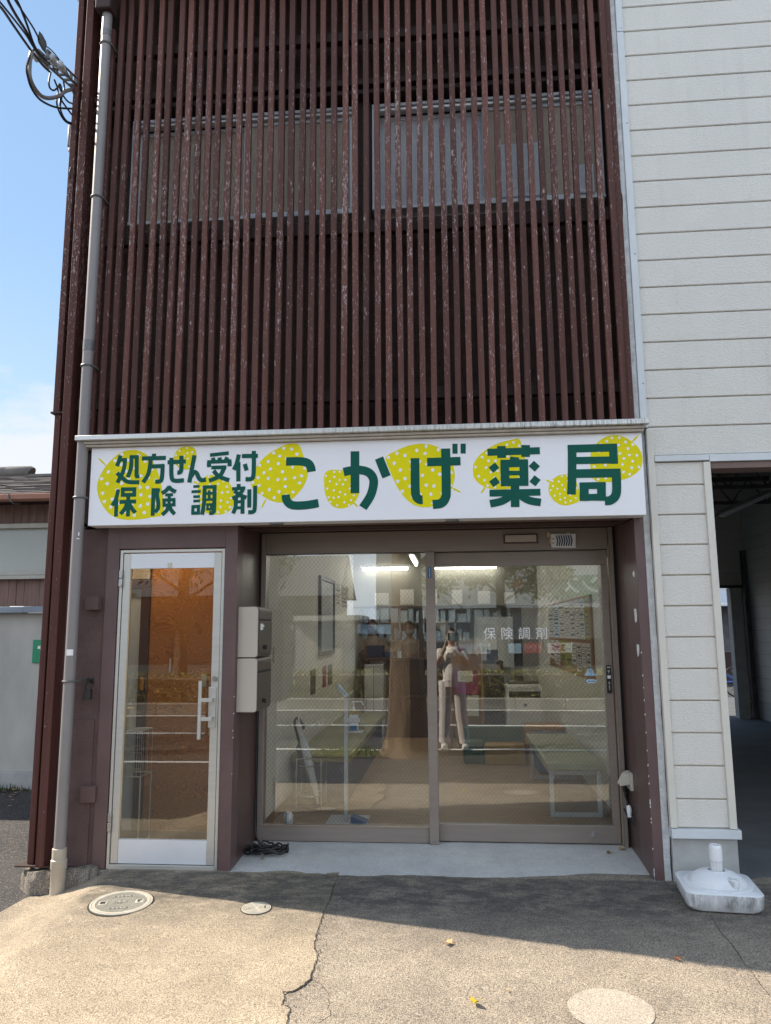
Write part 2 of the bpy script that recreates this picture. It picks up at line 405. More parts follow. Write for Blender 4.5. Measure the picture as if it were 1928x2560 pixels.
def ribbon(pts, wd):
    """closed 2-D outline of a constant-width stroke with mitred joints and square ends"""
    P = [Vector(p) for p in pts]; L = []; Rr = []
    for i in range(len(P)):
        d0 = (P[i] - P[i - 1]).normalized() if i else None; d1 = (P[i + 1] - P[i]).normalized() if i < len(P) - 1 else None
        if d0 is None: d0 = d1
        if d1 is None: d1 = d0
        n0 = Vector((-d0.y, d0.x)); n1 = Vector((-d1.y, d1.x)); mm = (n0 + n1)
        mm = mm.normalized() if mm.length > 1e-6 else n0
        k = min(1 / max(mm.dot(n0), .45), 1.9)
        L.append(P[i] + mm * wd / 2 * k); Rr.append(P[i] - mm * wd / 2 * k)
    return L, Rr
def stroke(mb, pts, wd, y0, y1):
    L, Rr = ribbon(pts, wd); n = len(L)
    vs = [(p.x, y, p.y) for y in (y0, y1) for q in (L, Rr) for p in q]
    fs = []
    for i in range(n - 1):
        fs += [(i, i + 1, n + i + 1, n + i), (2 * n + i, 3 * n + i, 3 * n + i + 1, 2 * n + i + 1),
               (i, 2 * n + i, 2 * n + i + 1, i + 1), (n + i, n + i + 1, 3 * n + i + 1, 3 * n + i)]
    fs += [(0, n, 3 * n, 2 * n), (n - 1, 3 * n - 1, 4 * n - 1, 2 * n - 1)]
    mb.add(vs, fs)
def text(name, body, loc, size, mat, parent=None, rot=(R(90), 0, 0), ext=.001, off=0.0, align='CENTER', sp=1.0, line=1.0):
    c = bpy.data.curves.new('glyphs', 'FONT'); c.body = body; c.size = size; c.extrude = ext; c.offset = off
    c.align_x = align; c.align_y = 'CENTER'; c.space_character = sp; c.space_line = line; c.resolution_u = 4
    t = bpy.data.objects.new('glyphs', c); COL.objects.link(t)
    me = bpy.data.meshes.new_from_object(t.evaluated_get(bpy.context.evaluated_depsgraph_get()))
    bpy.data.objects.remove(t); bpy.data.curves.remove(c)
    mx = Matrix.Translation(loc) @ (Matrix.Rotation(rot[2], 4, 'Z') @ Matrix.Rotation(rot[1], 4, 'Y') @ Matrix.Rotation(rot[0], 4, 'X'))
    me.transform(mx); off_ = Vector((0, 0, 0)); p = parent
    while p is not None: off_ += Vector(p.location); p = p.parent
    me.transform(Matrix.Translation(-off_)); me.materials.clear(); me.materials.append(mat); me.name = name
    o = bpy.data.objects.new(name, me); COL.objects.link(o)
    if parent is not None: o.parent = parent
    return o

# ---------------------------------------------------------------- ground, slab, patches, cracks
def sm01(t): t = max(0, min(1, t)); return t * t * (3 - 2 * t)
def g(x, y):
    z = .045 * y if y < 0 else -.006 * y
    if y < -4.6: z = -.207 - .008 * min(1, (-4.6 - y))
    dip = sm01((.16 - x) / .5) * (1 - sm01((y - .2) / 1.5)) * (1 - sm01((-y - 1.5) / 2))
    return z - .11 * dip
def sheet(name, mat, ys, xl, xr, nx, dz, wob=0, kind='structure'):
    vs = []; fs = []
    for y in ys:
        a, b = xl(y), xr(y)
        for i in range(nx + 1):
            x = a + (b - a) * i / nx; vs.append((x, y, g(x, y) + dz + (wob * mnoise.noise((x * 3, y * 3, 1)) if wob else 0)))
    for j in range(len(ys) - 1):
        for i in range(nx): fs.append((j * (nx + 1) + i, j * (nx + 1) + i + 1, (j + 1) * (nx + 1) + i + 1, (j + 1) * (nx + 1) + i))
    mb = MB(); mb.add(vs, fs, True); return obj(name, mb, mat, kind=kind, fix=False)
def lerp_tab(tab):
    def f(y):
        if y >= tab[0][0]: return tab[0][1]
        for (y0, x0), (y1, x1) in zip(tab, tab[1:]):
            if y <= y0 and y >= y1: return x0 + (x1 - x0) * (y0 - y) / (y0 - y1)
        return tab[-1][1]
    return f
frange = lambda a, b, n: [a + (b - a) * i / n for i in range(n + 1)]
# one sheet of asphalt to the horizon
gx = [-400, -150, -60, -25, -12, -7, -5, -4] + frange(-3.5, 7, 42) + [8, 10, 14, 25, 60, 150, 400]
gy = [-400, -150, -60, -40, -28, -20, -14, -10, -8, -6.5, -5.6, -5, -4.6] + frange(-4.2, 2.6, 34) + [4, 6, 8, 11, 15, 25, 60, 150, 400]
mb = MB(); vs = [(x, y, g(x, y)) for y in gy for x in gx]; n = len(gx)
mb.add(vs, [(j * n + i, j * n + i + 1, (j + 1) * n + i + 1, (j + 1) * n + i) for j in range(len(gy) - 1) for i in range(n - 1)], True)
obj('ground', mb, m_asph, kind='structure', fix=False)
edge = lerp_tab([(.05, -.03), (-.03, -.03), (-.07, -.10), (-.10, -.20), (-.13, -.27), (-.16, -.385), (-.265, -.40), (-.365, -.415), (-.5, -.44), (-.8, -.50), (-1.3, -.62), (-1.95, -.80)])
crack_x = lerp_tab([(.05, 1.40), (-.19, 1.394), (-.29, 1.408), (-.41, 1.405), (-.53, 1.398), (-.66, 1.404), (-.76, 1.405), (-.83, 1.414), (-.94, 1.429), (-1.04, 1.458), (-1.15, 1.455), (-1.206, 1.463), (-1.254, 1.445), (-1.307, 1.412), (-1.33, 1.373), (-1.37, 1.385), (-1.41, 1.384), (-1.44, 1.427), (-1.58, 1.43), (-1.95, 1.40)])
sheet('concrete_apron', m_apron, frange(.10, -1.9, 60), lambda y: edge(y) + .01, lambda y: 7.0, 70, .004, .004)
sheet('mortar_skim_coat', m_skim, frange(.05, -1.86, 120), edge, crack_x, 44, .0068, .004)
# dark cracks
CR = [[(1.394, -0.189), (1.408, -0.289), (1.405, -0.405), (1.395, -0.479), (1.398, -0.532), (1.406, -0.6), (1.404, -0.658), (1.41, -0.714), (1.405, -0.762), (1.414, -0.83), (1.418, -0.881), (1.429, -0.944), (1.448, -0.977), (1.458, -1.037), (1.452, -1.077), (1.455, -1.152), (1.463, -1.206), (1.445, -1.254), (1.412, -1.307), (1.373, -1.321), (1.385, -1.369), (1.384, -1.412), (1.427, -1.44), (1.427, -1.51), (1.43, -1.577)],
      [(1.466, -1.212), (1.499, -1.233), (1.53, -1.277), (1.555, -1.32), (1.568, -1.41), (1.586, -1.465), (1.573, -1.496), (1.551, -1.526)],
      [(1.586, -1.465), (1.628, -1.482), (1.682, -1.473), (1.735, -1.455), (1.774, -1.422), (1.799, -1.39)], [(1.451, -0.984), (1.481, -0.948), (1.514, -0.911), (1.535, -0.895)],
      [(2.211, -0.994), (2.215, -1.106), (2.192, -1.203), (2.125, -1.225), (2.105, -1.298)], [(3.32, -0.46), (3.308, -0.642), (3.312, -0.806), (3.301, -0.997), (3.298, -1.149), (3.302, -1.3)],
      [(1.394, -.189), (1.42, -.12), (1.43, -.02)]]
CW = [.0050, .0024, .0018, .0020, .0020, .0034, .0016]
mb = MB()
for path, wd in zip(CR, CW):
    p = []
    for a, b in zip(path, path[1:]):
        for t in range(4): p.append((a[0] + (b[0] - a[0]) * t / 4 + random.uniform(-.004, .004), a[1] + (b[1] - a[1]) * t / 4 + random.uniform(-.004, .004)))
    p.append(path[-1]); k = 0
    L, Rr = ribbon(p, wd)
    for i in range(len(L) - 1):
        def wv(q, c, i): 
            f = .5 + .9 * abs(mnoise.noise((q.x * 9, q.y * 9, 5))) + (1.3 if wd > .0045 and -1.33 < q.y < -1.2 and c < 0 else 0)
            m_ = (L[i] + Rr[i]) / 2; qq = m_ + (q - m_) * f; return (qq.x, qq.y, g(qq.x, qq.y) + (.0082 if wd in (.0050, .0016) and path[0][0] < 1.45 else .0058))
        mb.add([wv(L[i], 1, i), wv(Rr[i], -1, i), wv(Rr[i + 1], -1, i + 1), wv(L[i + 1], 1, i + 1)], [(0, 1, 2, 3)])
ck = obj('ground_cracks', mb, m_crack, fix=False, kind='structure')
# pale round mortar patch
mb = MB(); ring = []
for i in range(60):
    t = 2 * math.pi * i / 60; rr = 1 + .05 * mnoise.noise((math.cos(t) * 2, math.sin(t) * 2, 0)) + random.uniform(-.008, .008)
    x, y = 2.655 + .162 * rr * math.cos(t), -1.362 + .155 * rr * math.sin(t); ring.append((x, y, g(x, y) + .0075))
mb.add([(2.655, -1.345, g(2.65, -1.345) + .009)] + ring, [(0, i + 1, (i + 1) % 60 + 1) for i in range(60)]); obj('mortar_patch', mb, m_patch, kind='structure', fix=False)
# grit and crumbs along the crack, the slab edge and the wall foot
mb = MB()
def crumb(x, y, s, dz):
    z = g(x, y) + dz; c = Vector((x, y, z + s * .3)); q = [c + Vector((random.uniform(-s, s), random.uniform(-s, s), random.uniform(-s, s) * .6)) for _ in range(5)]
    mb.add([c + Vector((s, 0, 0)), c + Vector((-.4 * s, .8 * s, 0)), c + Vector((-.5 * s, -.8 * s, 0)), c + Vector((random.uniform(-.3, .3) * s, random.uniform(-.3, .3) * s, s * .8)), c + Vector((0, 0, -.6 * s))], [(0, 1, 3), (1, 2, 3), (2, 0, 3), (1, 0, 4), (2, 1, 4), (0, 2, 4)])
for _ in range(150):
    y = random.uniform(-1.6, -.3); crumb(crack_x(y) + abs(random.gauss(0, .03)) + .006, y, random.uniform(.0015, .0045), .006)
for _ in range(110): crumb(random.uniform(.75, 3.2), -.012 - abs(random.gauss(0, .03)), random.uniform(.0015, .004), .012)
for _ in range(260): crumb(random.uniform(.2, 3.6), random.uniform(-1.6, -.1), random.uniform(.001, .003), .010)
o = obj('grit', mb, M('stone_crumbs', (.33, .28, .22), .9, var=.6, vs=90), fix=False); o['kind'] = 'stuff'; tag(o, 'loose grit and crumbs scattered on the concrete along the crack and doorstep', 'grit')
# entrance slab between the jambs, front edge a little ragged
mb = MB(); top = []; nx = 60
for i in range(nx + 1):
    x = .68 + (3.235 - .68) * i / nx; y = -.005 + .006 * mnoise.noise((x * 9, 0, 0)) + random.uniform(-.004, .004) - (.015 if 1.30 < x < 1.62 else 0)
    top.append((x, y))
vs = [(x, y, .006 - .016 * sm01((x - 2.2) / 1.2)) for x, y in top] + [(x, .30, .018) for x, y in top] + [(x, .66, .034) for x, y in top] + [(x, y - .003, g(x, y) - .01) for x, y in top]
k = nx + 1; fs = []
for i in range(nx): fs += [(i, i + 1, k + i + 1, k + i), (k + i, k + i + 1, 2 * k + i + 1, 2 * k + i), (3 * k + i, 3 * k + i + 1, i + 1, i)]
mb.add(vs, fs); obj('entrance_slab', mb, m_slab, kind='structure', fix=False)
# crumbling old footing under the corner
mb = MB(); pts = [(-.53, .03), (-.50, -.03), (-.44, -.085), (-.395, -.135), (-.30, -.122), (-.2, -.088), (-.10, -.072), (-.03, -.03), (-.045, .01), (-.06, .03)]
pts = chaikin(pts, 2)
n = len(pts); lay = []
for z, k in ((-.20, 1.0), (-.10, 1.0), (-.04, .985), (.020, .95)):
    for (x, y) in pts:
        cx, cy = -.27, .0; j = .013 if z > -.1 else 0
        lay.append((cx + (x - cx) * k + random.uniform(-j, j), min(.03, cy + (y - cy) * (k if z < .02 else k * .86) + random.uniform(-j, j)), z + random.uniform(-j, j) * .9 - (.02 if (z > 0 and x < -.36) else 0)))
mb.add(lay, [(l * n + i, l * n + (i + 1) % n, (l + 1) * n + (i + 1) % n, (l + 1) * n + i) for l in range(3) for i in range(n)] + [tuple(3 * n + i for i in range(n))])
tag(obj('footing', mb, m_footing), 'crumbling old concrete footing under the corner of the brown building beside the drainpipe', 'footing')

# ---------------------------------------------------------------- pharmacy building
bld = thing('pharmacy_building', 'two storey dark brown building with timber slat screen above a pharmacy entrance', 'building', (1.5, 0, 0))
# rear shell: wall behind the slats with two window openings
mb = MB()
mb.box(-.33, 3.2, .16, .30, 2.04, 4.12); mb.box(-.33, 3.2, .16, .30, 4.94, 6.4)
for a, b in ((-.33, -.08), (1.50, 1.60), (3.12, 3.2)): mb.box(a, b, .16, .30, 4.12, 4.94)
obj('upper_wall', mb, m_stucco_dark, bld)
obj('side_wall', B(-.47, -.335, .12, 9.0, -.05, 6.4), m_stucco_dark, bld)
obj('side_wall', B(3.205, 3.262, .31, 9.0, -.05, 6.4), m_found, bld)
obj('room_shell', MB().box(-.33, 3.2, .32, 9, 2.62, 2.7).box(-.33, 3.2, 8.9, 9, -.05, 2.6), m_inceil, bld)
obj('window_post', B(1.505, 1.595, .07, .158, 4.05, 5.04), m_rail, bld)
for z0, z1, y0 in ((5.37, 5.44, -.012), (5.03, 5.075, -.012), (3.955, 4.045, -.012), (2.82, 2.895, -.012)):
    mb = MB(); n = 24
    mb.box(-.33, 3.19, y0, y0 + .05, z0, z1); obj('rail', mb, m_rail, bld, .004)
obj('window_hood', MB().box(-.33, 3.19, .0, .158, 4.97, 4.995), m_rail, bld)
# slats
mb = MB(); npt = 48; x0 = -.205; pitch = (3.14 - x0) / (npt - 1)
slat_x = []
for i in range(npt):
    cx = x0 + pitch * i + random.uniform(-.004, .004); wd = .0370 + random.uniform(-.002, .002); yo = -.044 + random.uniform(-.003, .001)
    zt = 5.54 if i == 0 else 6.1
    zz = frange(2.56, zt, 12); ph = random.uniform(0, 9); am = random.uniform(.001, .0045); tilt = random.uniform(-.003, .003)
    vs = []
    for z in zz:
        o = cx + am * math.sin(z * 1.3 + ph) + tilt * (z - 4)
        c = .003
        for dx, dy in ((-wd / 2 + c, -.034), (wd / 2 - c, -.034), (wd / 2, -.034 + c), (wd / 2, 0), (-wd / 2, 0), (-wd / 2, -.034 + c)): vs.append((o + dx, yo + dy, z))
    fs = [(k * 6 + j, k * 6 + (j + 1) % 6, (k + 1) * 6 + (j + 1) % 6, (k + 1) * 6 + j) for k in range(12) for j in range(6)]
    fs += [tuple(range(6)), tuple(72 + j for j in range(6))]
    mb.add(vs, fs)
obj('slat_screen', mb, m_slat, bld)
# right end board of the screen and the pale mortar edge
obj('end_board', B(3.160, 3.198, -.05, .15, 2.56, 6.2), m_slat, bld, .003)
mb = MB(); N = 90; vs = []
for i in range(N + 1):
    z = 2.56 + (6.3 - 2.56) * i / N
    a = 3.199 + .002; b = 3.232
    if 3.95 < z < 4.12: a += .006
    vs += [(a + .004 * mnoise.noise((0, 3, z * 7)), -.028 + random.uniform(-.004, .004), z), (b, -.028 + random.uniform(-.004, .004), z), (b, .1, z), (a, .1, z)]
mb.add(vs, [(k * 4 + j, k * 4 + (j + 1) % 4, k * 4 + 4 + (j + 1) % 4, k * 4 + 4 + j) for k in range(N) for j in range(4)]); obj('mortar_edge', mb, m_edge, bld)
mb = MB(); vs = []; N = 70
for i in range(N + 1):
    z = -.03 + 2.62 * i / N; a = 3.2262; b = 3.2635 + .004 * mnoise.noise((1, 0, z * 6))
    vs += [(a, .004 + random.uniform(-.004, .003), z), (b, .006 + random.uniform(-.004, .003), z), (b, .29, z), (a, .29, z)]
mb.add(vs, [(k * 4 + j, k * 4 + (j + 1) % 4, k * 4 + 4 + (j + 1) % 4, k * 4 + 4 + j) for k in range(N) for j in range(4)]); obj('mortar_edge', mb, m_edge, bld)
# corner boards at the left edge, with the rough strip between them
obj('corner_board', B(-.472, -.430, -.05, .06, 2.80, 6.3), m_board, bld, .003)
obj('corner_board', B(-.463, -.423, -.042, .06, .035, 2.79), m_board, bld, .003)
obj('corner_board', B(-.392, -.340, -.078, .05, .03, 6.3), m_board, bld, .003)
obj('rough_strip', B(-.4225, -.3925, -.012, .10, .03, 6.3), m_black_strip, bld)
obj('corner_cap', B(-.482, -.40, -.06, .04, 2.788, 2.80), m_rail, bld)
obj('base_flashing', MB().prism([(-.52, -.075), (-.30, -.075), (-.30, .05), (-.50, .05)], 'z', .026, .033), m_rail, bld)
# eaves and gutter just above the picture, overhang at the left
obj('eave', MB().box(-.72, 3.2, -.34, 8.9, 6.31, 6.42).box(-.62, -.489, -.06, 8.9, 6.06, 6.10), m_trim, bld)
obj('gutter', MB().box(-.40, 3.18, -.26, -.09, 5.86, 5.98).box(-.27, -.16, -.20, -.09, 5.60, 5.859), m_rail, bld, .01)
# lower wall
m_st_l = m_stucco
mb = MB(); mb.box(-.347, -.0865, .012, .30, .02, 2.035); obj('stucco_wall', mb, m_st_l, bld)
obj('wall_box', B(-.19, -.105, -.045, .011, 1.525, 1.605), m_stucco, bld, .003)
obj('wall_plate', MB().box(-.33, -.115, .004, .0115, .012, .86), m_stucco, bld, .002)
obj('wall_box', MB().box(-.17, -.075, -.02, .0115, .38, .475), m_stucco, bld, .002)
mb = MB(); mb.box(-.0845, -.004, 0, .12, .004, 2.04); mb.box(-.004, .679, 0, .12, 1.906, 2.04); mb.box(.679, .757, 0, .12, -.01, 2.04)
obj('door_surround', mb, m_brown, bld, .002)
obj('reveal', B(.679, .7565, .1205, .556, .0, 2.10), m_brown_in, bld)
obj('jamb_post', B(3.1690, 3.2255, 0, .30, -.02, 2.04), m_brown, bld, .002)
obj('reveal', B(3.1690, 3.2040, .301, .66, .0, 2.12), m_brown_in, bld)
obj('soffit', MB().box(.757, 3.1685, -.02, .30, 2.050, 2.058).box(.757, 3.1685, .3005, .60, 2.066, 2.075), m_soffit, bld)
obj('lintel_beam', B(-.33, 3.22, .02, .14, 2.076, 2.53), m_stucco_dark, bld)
for y, z, h in ((.07, 1.711, .018), (.083, 1.464, .042), (.075, 1.26, .036)):
    mb = MB(); pts = [(y + random.uniform(-.012, .012) + dx, z + dz) for dx, dz in ((-.018, h * .9), (.016, h), (.02, .1 * h), (.014, -h), (-.015, -h * .8), (-.02, 0))]
    mb.prism(pts, 'x', 3.1660, 3.1688); obj('tape_scrap', mb, m_letter, bld)
# chipped paint along the corner of the right jamb
mb = MB()
for z, h in ((.42, .016), (.395, .007), (.33, .005), (.31, .004), (.17, .005), (.055, .012), (.03, .03), (.01, .02), (1.25, .006), (1.12, .006), (1.05, .004), (.98, .006), (.9, .005), (.8, .005), (.7, .004), (.62, .007), (.56, .004), (.52, .005)):
    mb.prism([(3.1672, z - h), (3.1712, z - h * .6), (3.1706, z + h), (3.1676, z + h * .7)], 'y', -.0012, .003)
obj('chip', mb, m_letter, bld); mb = MB()
for z, h, x in ((.9, .004, .758), (.8, .005, .7555), (.76, .004, .757), (.55, .003, .755), (1.0, .003, .757)):
    mb.prism([(x - .003, z - h), (x + .001, z - h * .6), (x, z + h), (x - .002, z + h * .7)], 'y', -.0012, .003)
obj('chip', mb, m_letter, bld)

# upstairs windows
def wglass(name, col, rough, wave):
    m, T, b = newmat(name); v = T.coords((1, 1, 1))
    c = T.mix(T.noise(T.coords((3, 1, 1.2)), 1, 3), tuple(x * .7 for x in col), tuple(x * 1.3 for x in col)); T.l(c, b.inputs['Base Color'])
    b.inputs['Roughness'].default_value = rough; b.inputs['Specular IOR Level'].default_value = .8
    wv = T.n('ShaderNodeTexVoronoi'); wv.inputs['Scale'].default_value = wave; T.l(T.coords((1.4, 1, 1)), wv.inputs['Vector'])
    T.l(T.bump(wv.outputs['Distance'], .5, .01), b.inputs['Normal']); return m
m_pat = wglass('patterned_glass', (.42, .33, .24), .22, 60)
m_pat2 = wglass('patterned_glass_curtain', (.58, .61, .66), .25, 60)
def window(xa, xb, za, zb, ymid, mats, div):
    fr = MB(); t = .022
    fr.box(xa, xb, .06, .155, zb - t, zb).box(xa, xb, .05, .155, za, za + t).box(xa, xa + t, .062, .155, za + t, zb - t).box(xb - t, xb, .062, .155, za + t, zb - t)
    f = obj('window', fr, m_sash, bld, .002)
    obj('track', B(xa + t, xb - t, .058, .10, zb - .055, zb - .04), m_alu, f)
    for (a, b, y), mt in zip(((xa + t, div + .022, .125), (div - .022, xb - t, .085)), mats):
        s = .026; mb = MB(); mb.box(a, b, y, y + .024, zb - .058 - s, zb - .058).box(a, b, y, y + .024, za + t + .003, za + t + .003 + s * 1.2).box(a, a + s, y + .001, y + .023, za + .06, zb - .08).box(b - s, b, y + .001, y + .023, za + .06, zb - .08)
        obj('sash', mb, m_sash, f, .002)
        obj('pane', B(a + s - .004, b - s + .004, y + .009, y + .015, za + t + .02, zb - .07), mt, f)
window(-.079, 1.497, 4.135, 4.925, .08, (m_pat, m_pat), .735)
window(1.603, 3.125, 4.15, 4.93, .08, (m_pat2, m_pat), 2.367)
# a curtain strip, pale box and plate standing inside the right window
obj('curtain', MB().box(2.43, 2.72, .071, .076, 4.20, 4.58).box(2.95, 3.06, .071, .076, 4.20, 4.40), m_pat2, bld)

# ------------- sliding entrance
sd_ = MB()
sd_.box(.770, .804, .545, .64, .034, 2.058).box(.804, 3.118, .548, .66, 1.912, 2.058).box(3.122, 3.150, .53, .66, .02, 2.058)
sd_.box(.804, 1.9035, .550, .61, .034, .128)
fr = obj('entrance_frame', sd_, m_bronze, bld, .002)
obj('gap', MB().box(.758, .7695, .552, .60, .03, 2.064).box(3.151, 3.168, .552, .60, .02, 2.064).box(.77, 3.15, .552, .60, 2.0585, 2.066), m_bronze_d, bld)
obj('bead', MB().box(.804, 1.9035, .5445, .5495, .128, .134).box(3.1185, 3.1215, .527, .56, .03, 1.94), m_bronze_l, fr)
obj('mullion', B(1.904, 1.966, .530, .60, .030, 1.911), m_bronze, fr, .002)
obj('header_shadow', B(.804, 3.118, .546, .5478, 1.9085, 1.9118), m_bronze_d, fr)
m_pane = m_glass
obj('glass_pane', B(.804, 1.904, .566, .572, .134, 1.911), m_glass, fr)
def wires(xa, xb, za, zb, y):
    mb = MB(); p = .0285; sl = 1.22; r = .00055; H = zb - za
    for sgn in (1, -1):
        x = xa - H / sl
        while x < xb + H / sl:
            # line z = za + sl*(X-x) (sgn=1) or z = zb - sl*(X-x)
            X0, X1 = max(xa, x), min(xb, x + H / sl)
            if X1 - X0 > .004:
                zA = za + sl * (X0 - x) if sgn > 0 else zb - sl * (X0 - x); zB = za + sl * (X1 - x) if sgn > 0 else zb - sl * (X1 - x)
                d = Vector((X1 - X0, 0, zB - zA)).normalized(); nrm = Vector((-d.z, 0, d.x)) * r
                A, Bq = Vector((X0, y, zA)), Vector((X1, y, zB)); q = Vector((0, r * 2 * (1 if sgn > 0 else -1), 0))
                mb.add([A + nrm, A - nrm, Bq - nrm, Bq + nrm, A + q, Bq + q], [(0, 1, 2, 3), (0, 3, 5, 4), (1, 4, 5, 2)])
            x += p
    return mb
obj('wire_mesh', wires(.806, 1.902, .136, 1.909, .569), m_wire, fr)
leaf = MB(); leaf.box(1.9665, 3.117, .585, .625, 1.812, 1.9075).box(3.072, 3.1165, .584, .626, .145, 1.811).box(1.9665, 3.117, .585, .625, .040, .145)
dr = obj('sliding_door', leaf, m_bronze, bld, .002)
obj('glass_pane', B(1.950, 3.073, .600, .606, .144, 1.813), m_glass, dr)
obj('wire_mesh', wires(1.968, 3.071, .146, 1.811, .603), m_wire, dr)
obj('lock', MB().tube([(2.941, .580, .098), (2.941, .586, .098)], .017, 20).tube([(2.941, .576, .098), (2.941, .58, .098)], .011, 16), m_steel, dr)
text('lettering', '保険調剤', (2.497, .5985, 1.355), .0855, m_letter, dr, ext=.0006, off=.0, sp=1.69)
hp = obj('touch_plate', B(3.074, 3.106, .577, .5835, .972, 1.152), m_black, dr, .002)
text('touch_plate_text', '自動', (3.090, .5765, 1.137), .012, m_letter, hp, ext=.0003)
text('touch_plate_text', '軽\nく', (3.090, .5765, 1.107), .014, m_letter, hp, ext=.0003, line=.8)
text('touch_plate_text', 'ふ\nれ\nて\nく\nだ\nさ\nい', (3.090, .5765, 1.020), .011, m_letter, hp, ext=.0003, line=.75)
obj('touch_pad', B(3.080, 3.100, .5735, .5768, 1.066, 1.086), m_white, hp)
mb = MB(); tri = chaikin([(2.938, 1.078), (3.008, 1.078), (3.008, 1.09), (2.973, 1.142), (2.938, 1.09)], 1); mb.prism(tri, 'y', .5990, .5997)
st = obj('warning_sticker', mb, m_pale_blue, dr)
def outline(pts, wd, y0, y1, mb):
    n = len(pts)
    for i in range(n): stroke(mb, [pts[i], pts[(i + 1) % n]], wd, y0, y1)
mb = MB(); outline([(2.942, 1.082), (3.004, 1.082), (2.973, 1.133)], .0022, .5982, .5989, mb); mb.box(2.946, 3.0, .5982, .5988, 1.0785, 1.0815)
for a, b in (((2.968, 1.122), (2.972, 1.113)), ((2.972, 1.113), (2.983, 1.108)), ((2.972, 1.113), (2.966, 1.106)), ((2.966, 1.106), (2.98, 1.103)), ((2.98, 1.103), (2.986, 1.097)), ((2.972, 1.117), (2.981, 1.118))): stroke(mb, [a, b], .0028, .5982, .5988)
obj('sticker_print', mb, m_blue, st)
text('sticker_text', '注意', (2.973, .5986, 1.0915), .012, m_blue, st, ext=.0003, sp=1.2)
st = obj('maker_sticker', MB().prism(chaikin([(2.935, 1.036), (3.015, 1.036), (3.015, 1.060), (2.935, 1.060)], 1), 'y', .5990, .5997), m_pale_blue, dr)
ring = [(2.946 + .0075 * math.cos(t), 1.048 + .0085 * math.sin(t)) for t in frange(.9, 5.4, 12)]
mb = MB(); stroke(mb, ring, .005, .5982, .5989); obj('sticker_print', mb, m_navy, st)
text('sticker_text', 'autodoor', (2.984, .5986, 1.048), .0145, m_navy, st, ext=.0003, off=.0003)
bl = obj('door_label', B(1.918, 1.943, .5285, .5295, 1.735, 1.805), m_blue, fr)
mb = MB()
for k in range(8): mb.box(1.928, 1.934, .5280, .5284, 1.742 + k * .0075, 1.746 + k * .0075)
obj('label_print', mb, m_letter, bl)
obj('floor_bolt', MB().box(1.932, 1.939, .5270, .5299, .040, .056), m_steel, fr)
obj('door_stop', MB().prism([(.565, .038), (.60, .038), (.60, .085), (.575, .085), (.565, .07)], 'x', 3.150, 3.1685), m_cream, bld, .002)

# ------------- aluminium side door
so = MB(); so.box(.0, .018, .010, .11, .0, 1.90).box(.657, .675, .010, .11, .0, 1.90).box(.018, .657, .010, .11, 1.882, 1.90).box(.018, .657, .004, .10, .0, .028)
sf = obj('side_door', so, m_alu, bld, .0015)
s2 = MB(); s2.box(.022, .066, .016, .052, .032, 1.877).box(.606, .653, .016, .052, .032, 1.877)
obj('stile', s2, m_alu, sf, .0015)
obj('threshold', B(-.06, .70, .004, .12, -.12, -.0015), m_footing, bld)
obj('door_panel', MB().box(.0662, .6058, .018, .050, .032, .166).box(.0662, .6058, .018, .050, 1.782, 1.877), m_alu_pale, sf, .001)
obj('door_gap', MB().box(.0185, .0215, .03, .05, .03, 1.88).box(.6535, .6565, .03, .05, .03, 1.88), m_bronze_d, sf)
obj('glass_pane', B(.0662, .6058, .030, .036, .166, 1.782), m_glass2, sf)
obj('bead', MB().box(.0662, .069, .022, .032, .167, 1.781), m_yellowed, sf)
h = MB(); h.tube([(.560, -.045, .755), (.560, -.045, 1.095)], .0115, 14); 
for z in (.982, .872): h.box(.560, .636, -.050, -.034, z - .011, z + .011); h.box(.612, .634, -.035, .014, z - .011, z + .011)
obj('pull_handle', h, m_alu, sf, .001)
obj('handle_plate', B(.597, .640, .004, .0158, .815, 1.055), m_alu, sf, .002)
obj('lock', MB().tube([(.632, .0165, 1.105), (.632, .002, 1.105)], .0155, 20).tube([(.632, .002, 1.105), (.632, -.004, 1.105)], .0095, 16), m_steel, sf)
for z in (1.72, .265): obj('hinge', MB().box(.0015, .0225, -.004, .0095, z - .052, z - .002).box(.0015, .0225, -.004, .0095, z + .002, z + .052), m_steel, sf, .002)
obj('tag_scrap', B(.310, .334, .010, .0175, 1.787, 1.815), m_cream, sf)

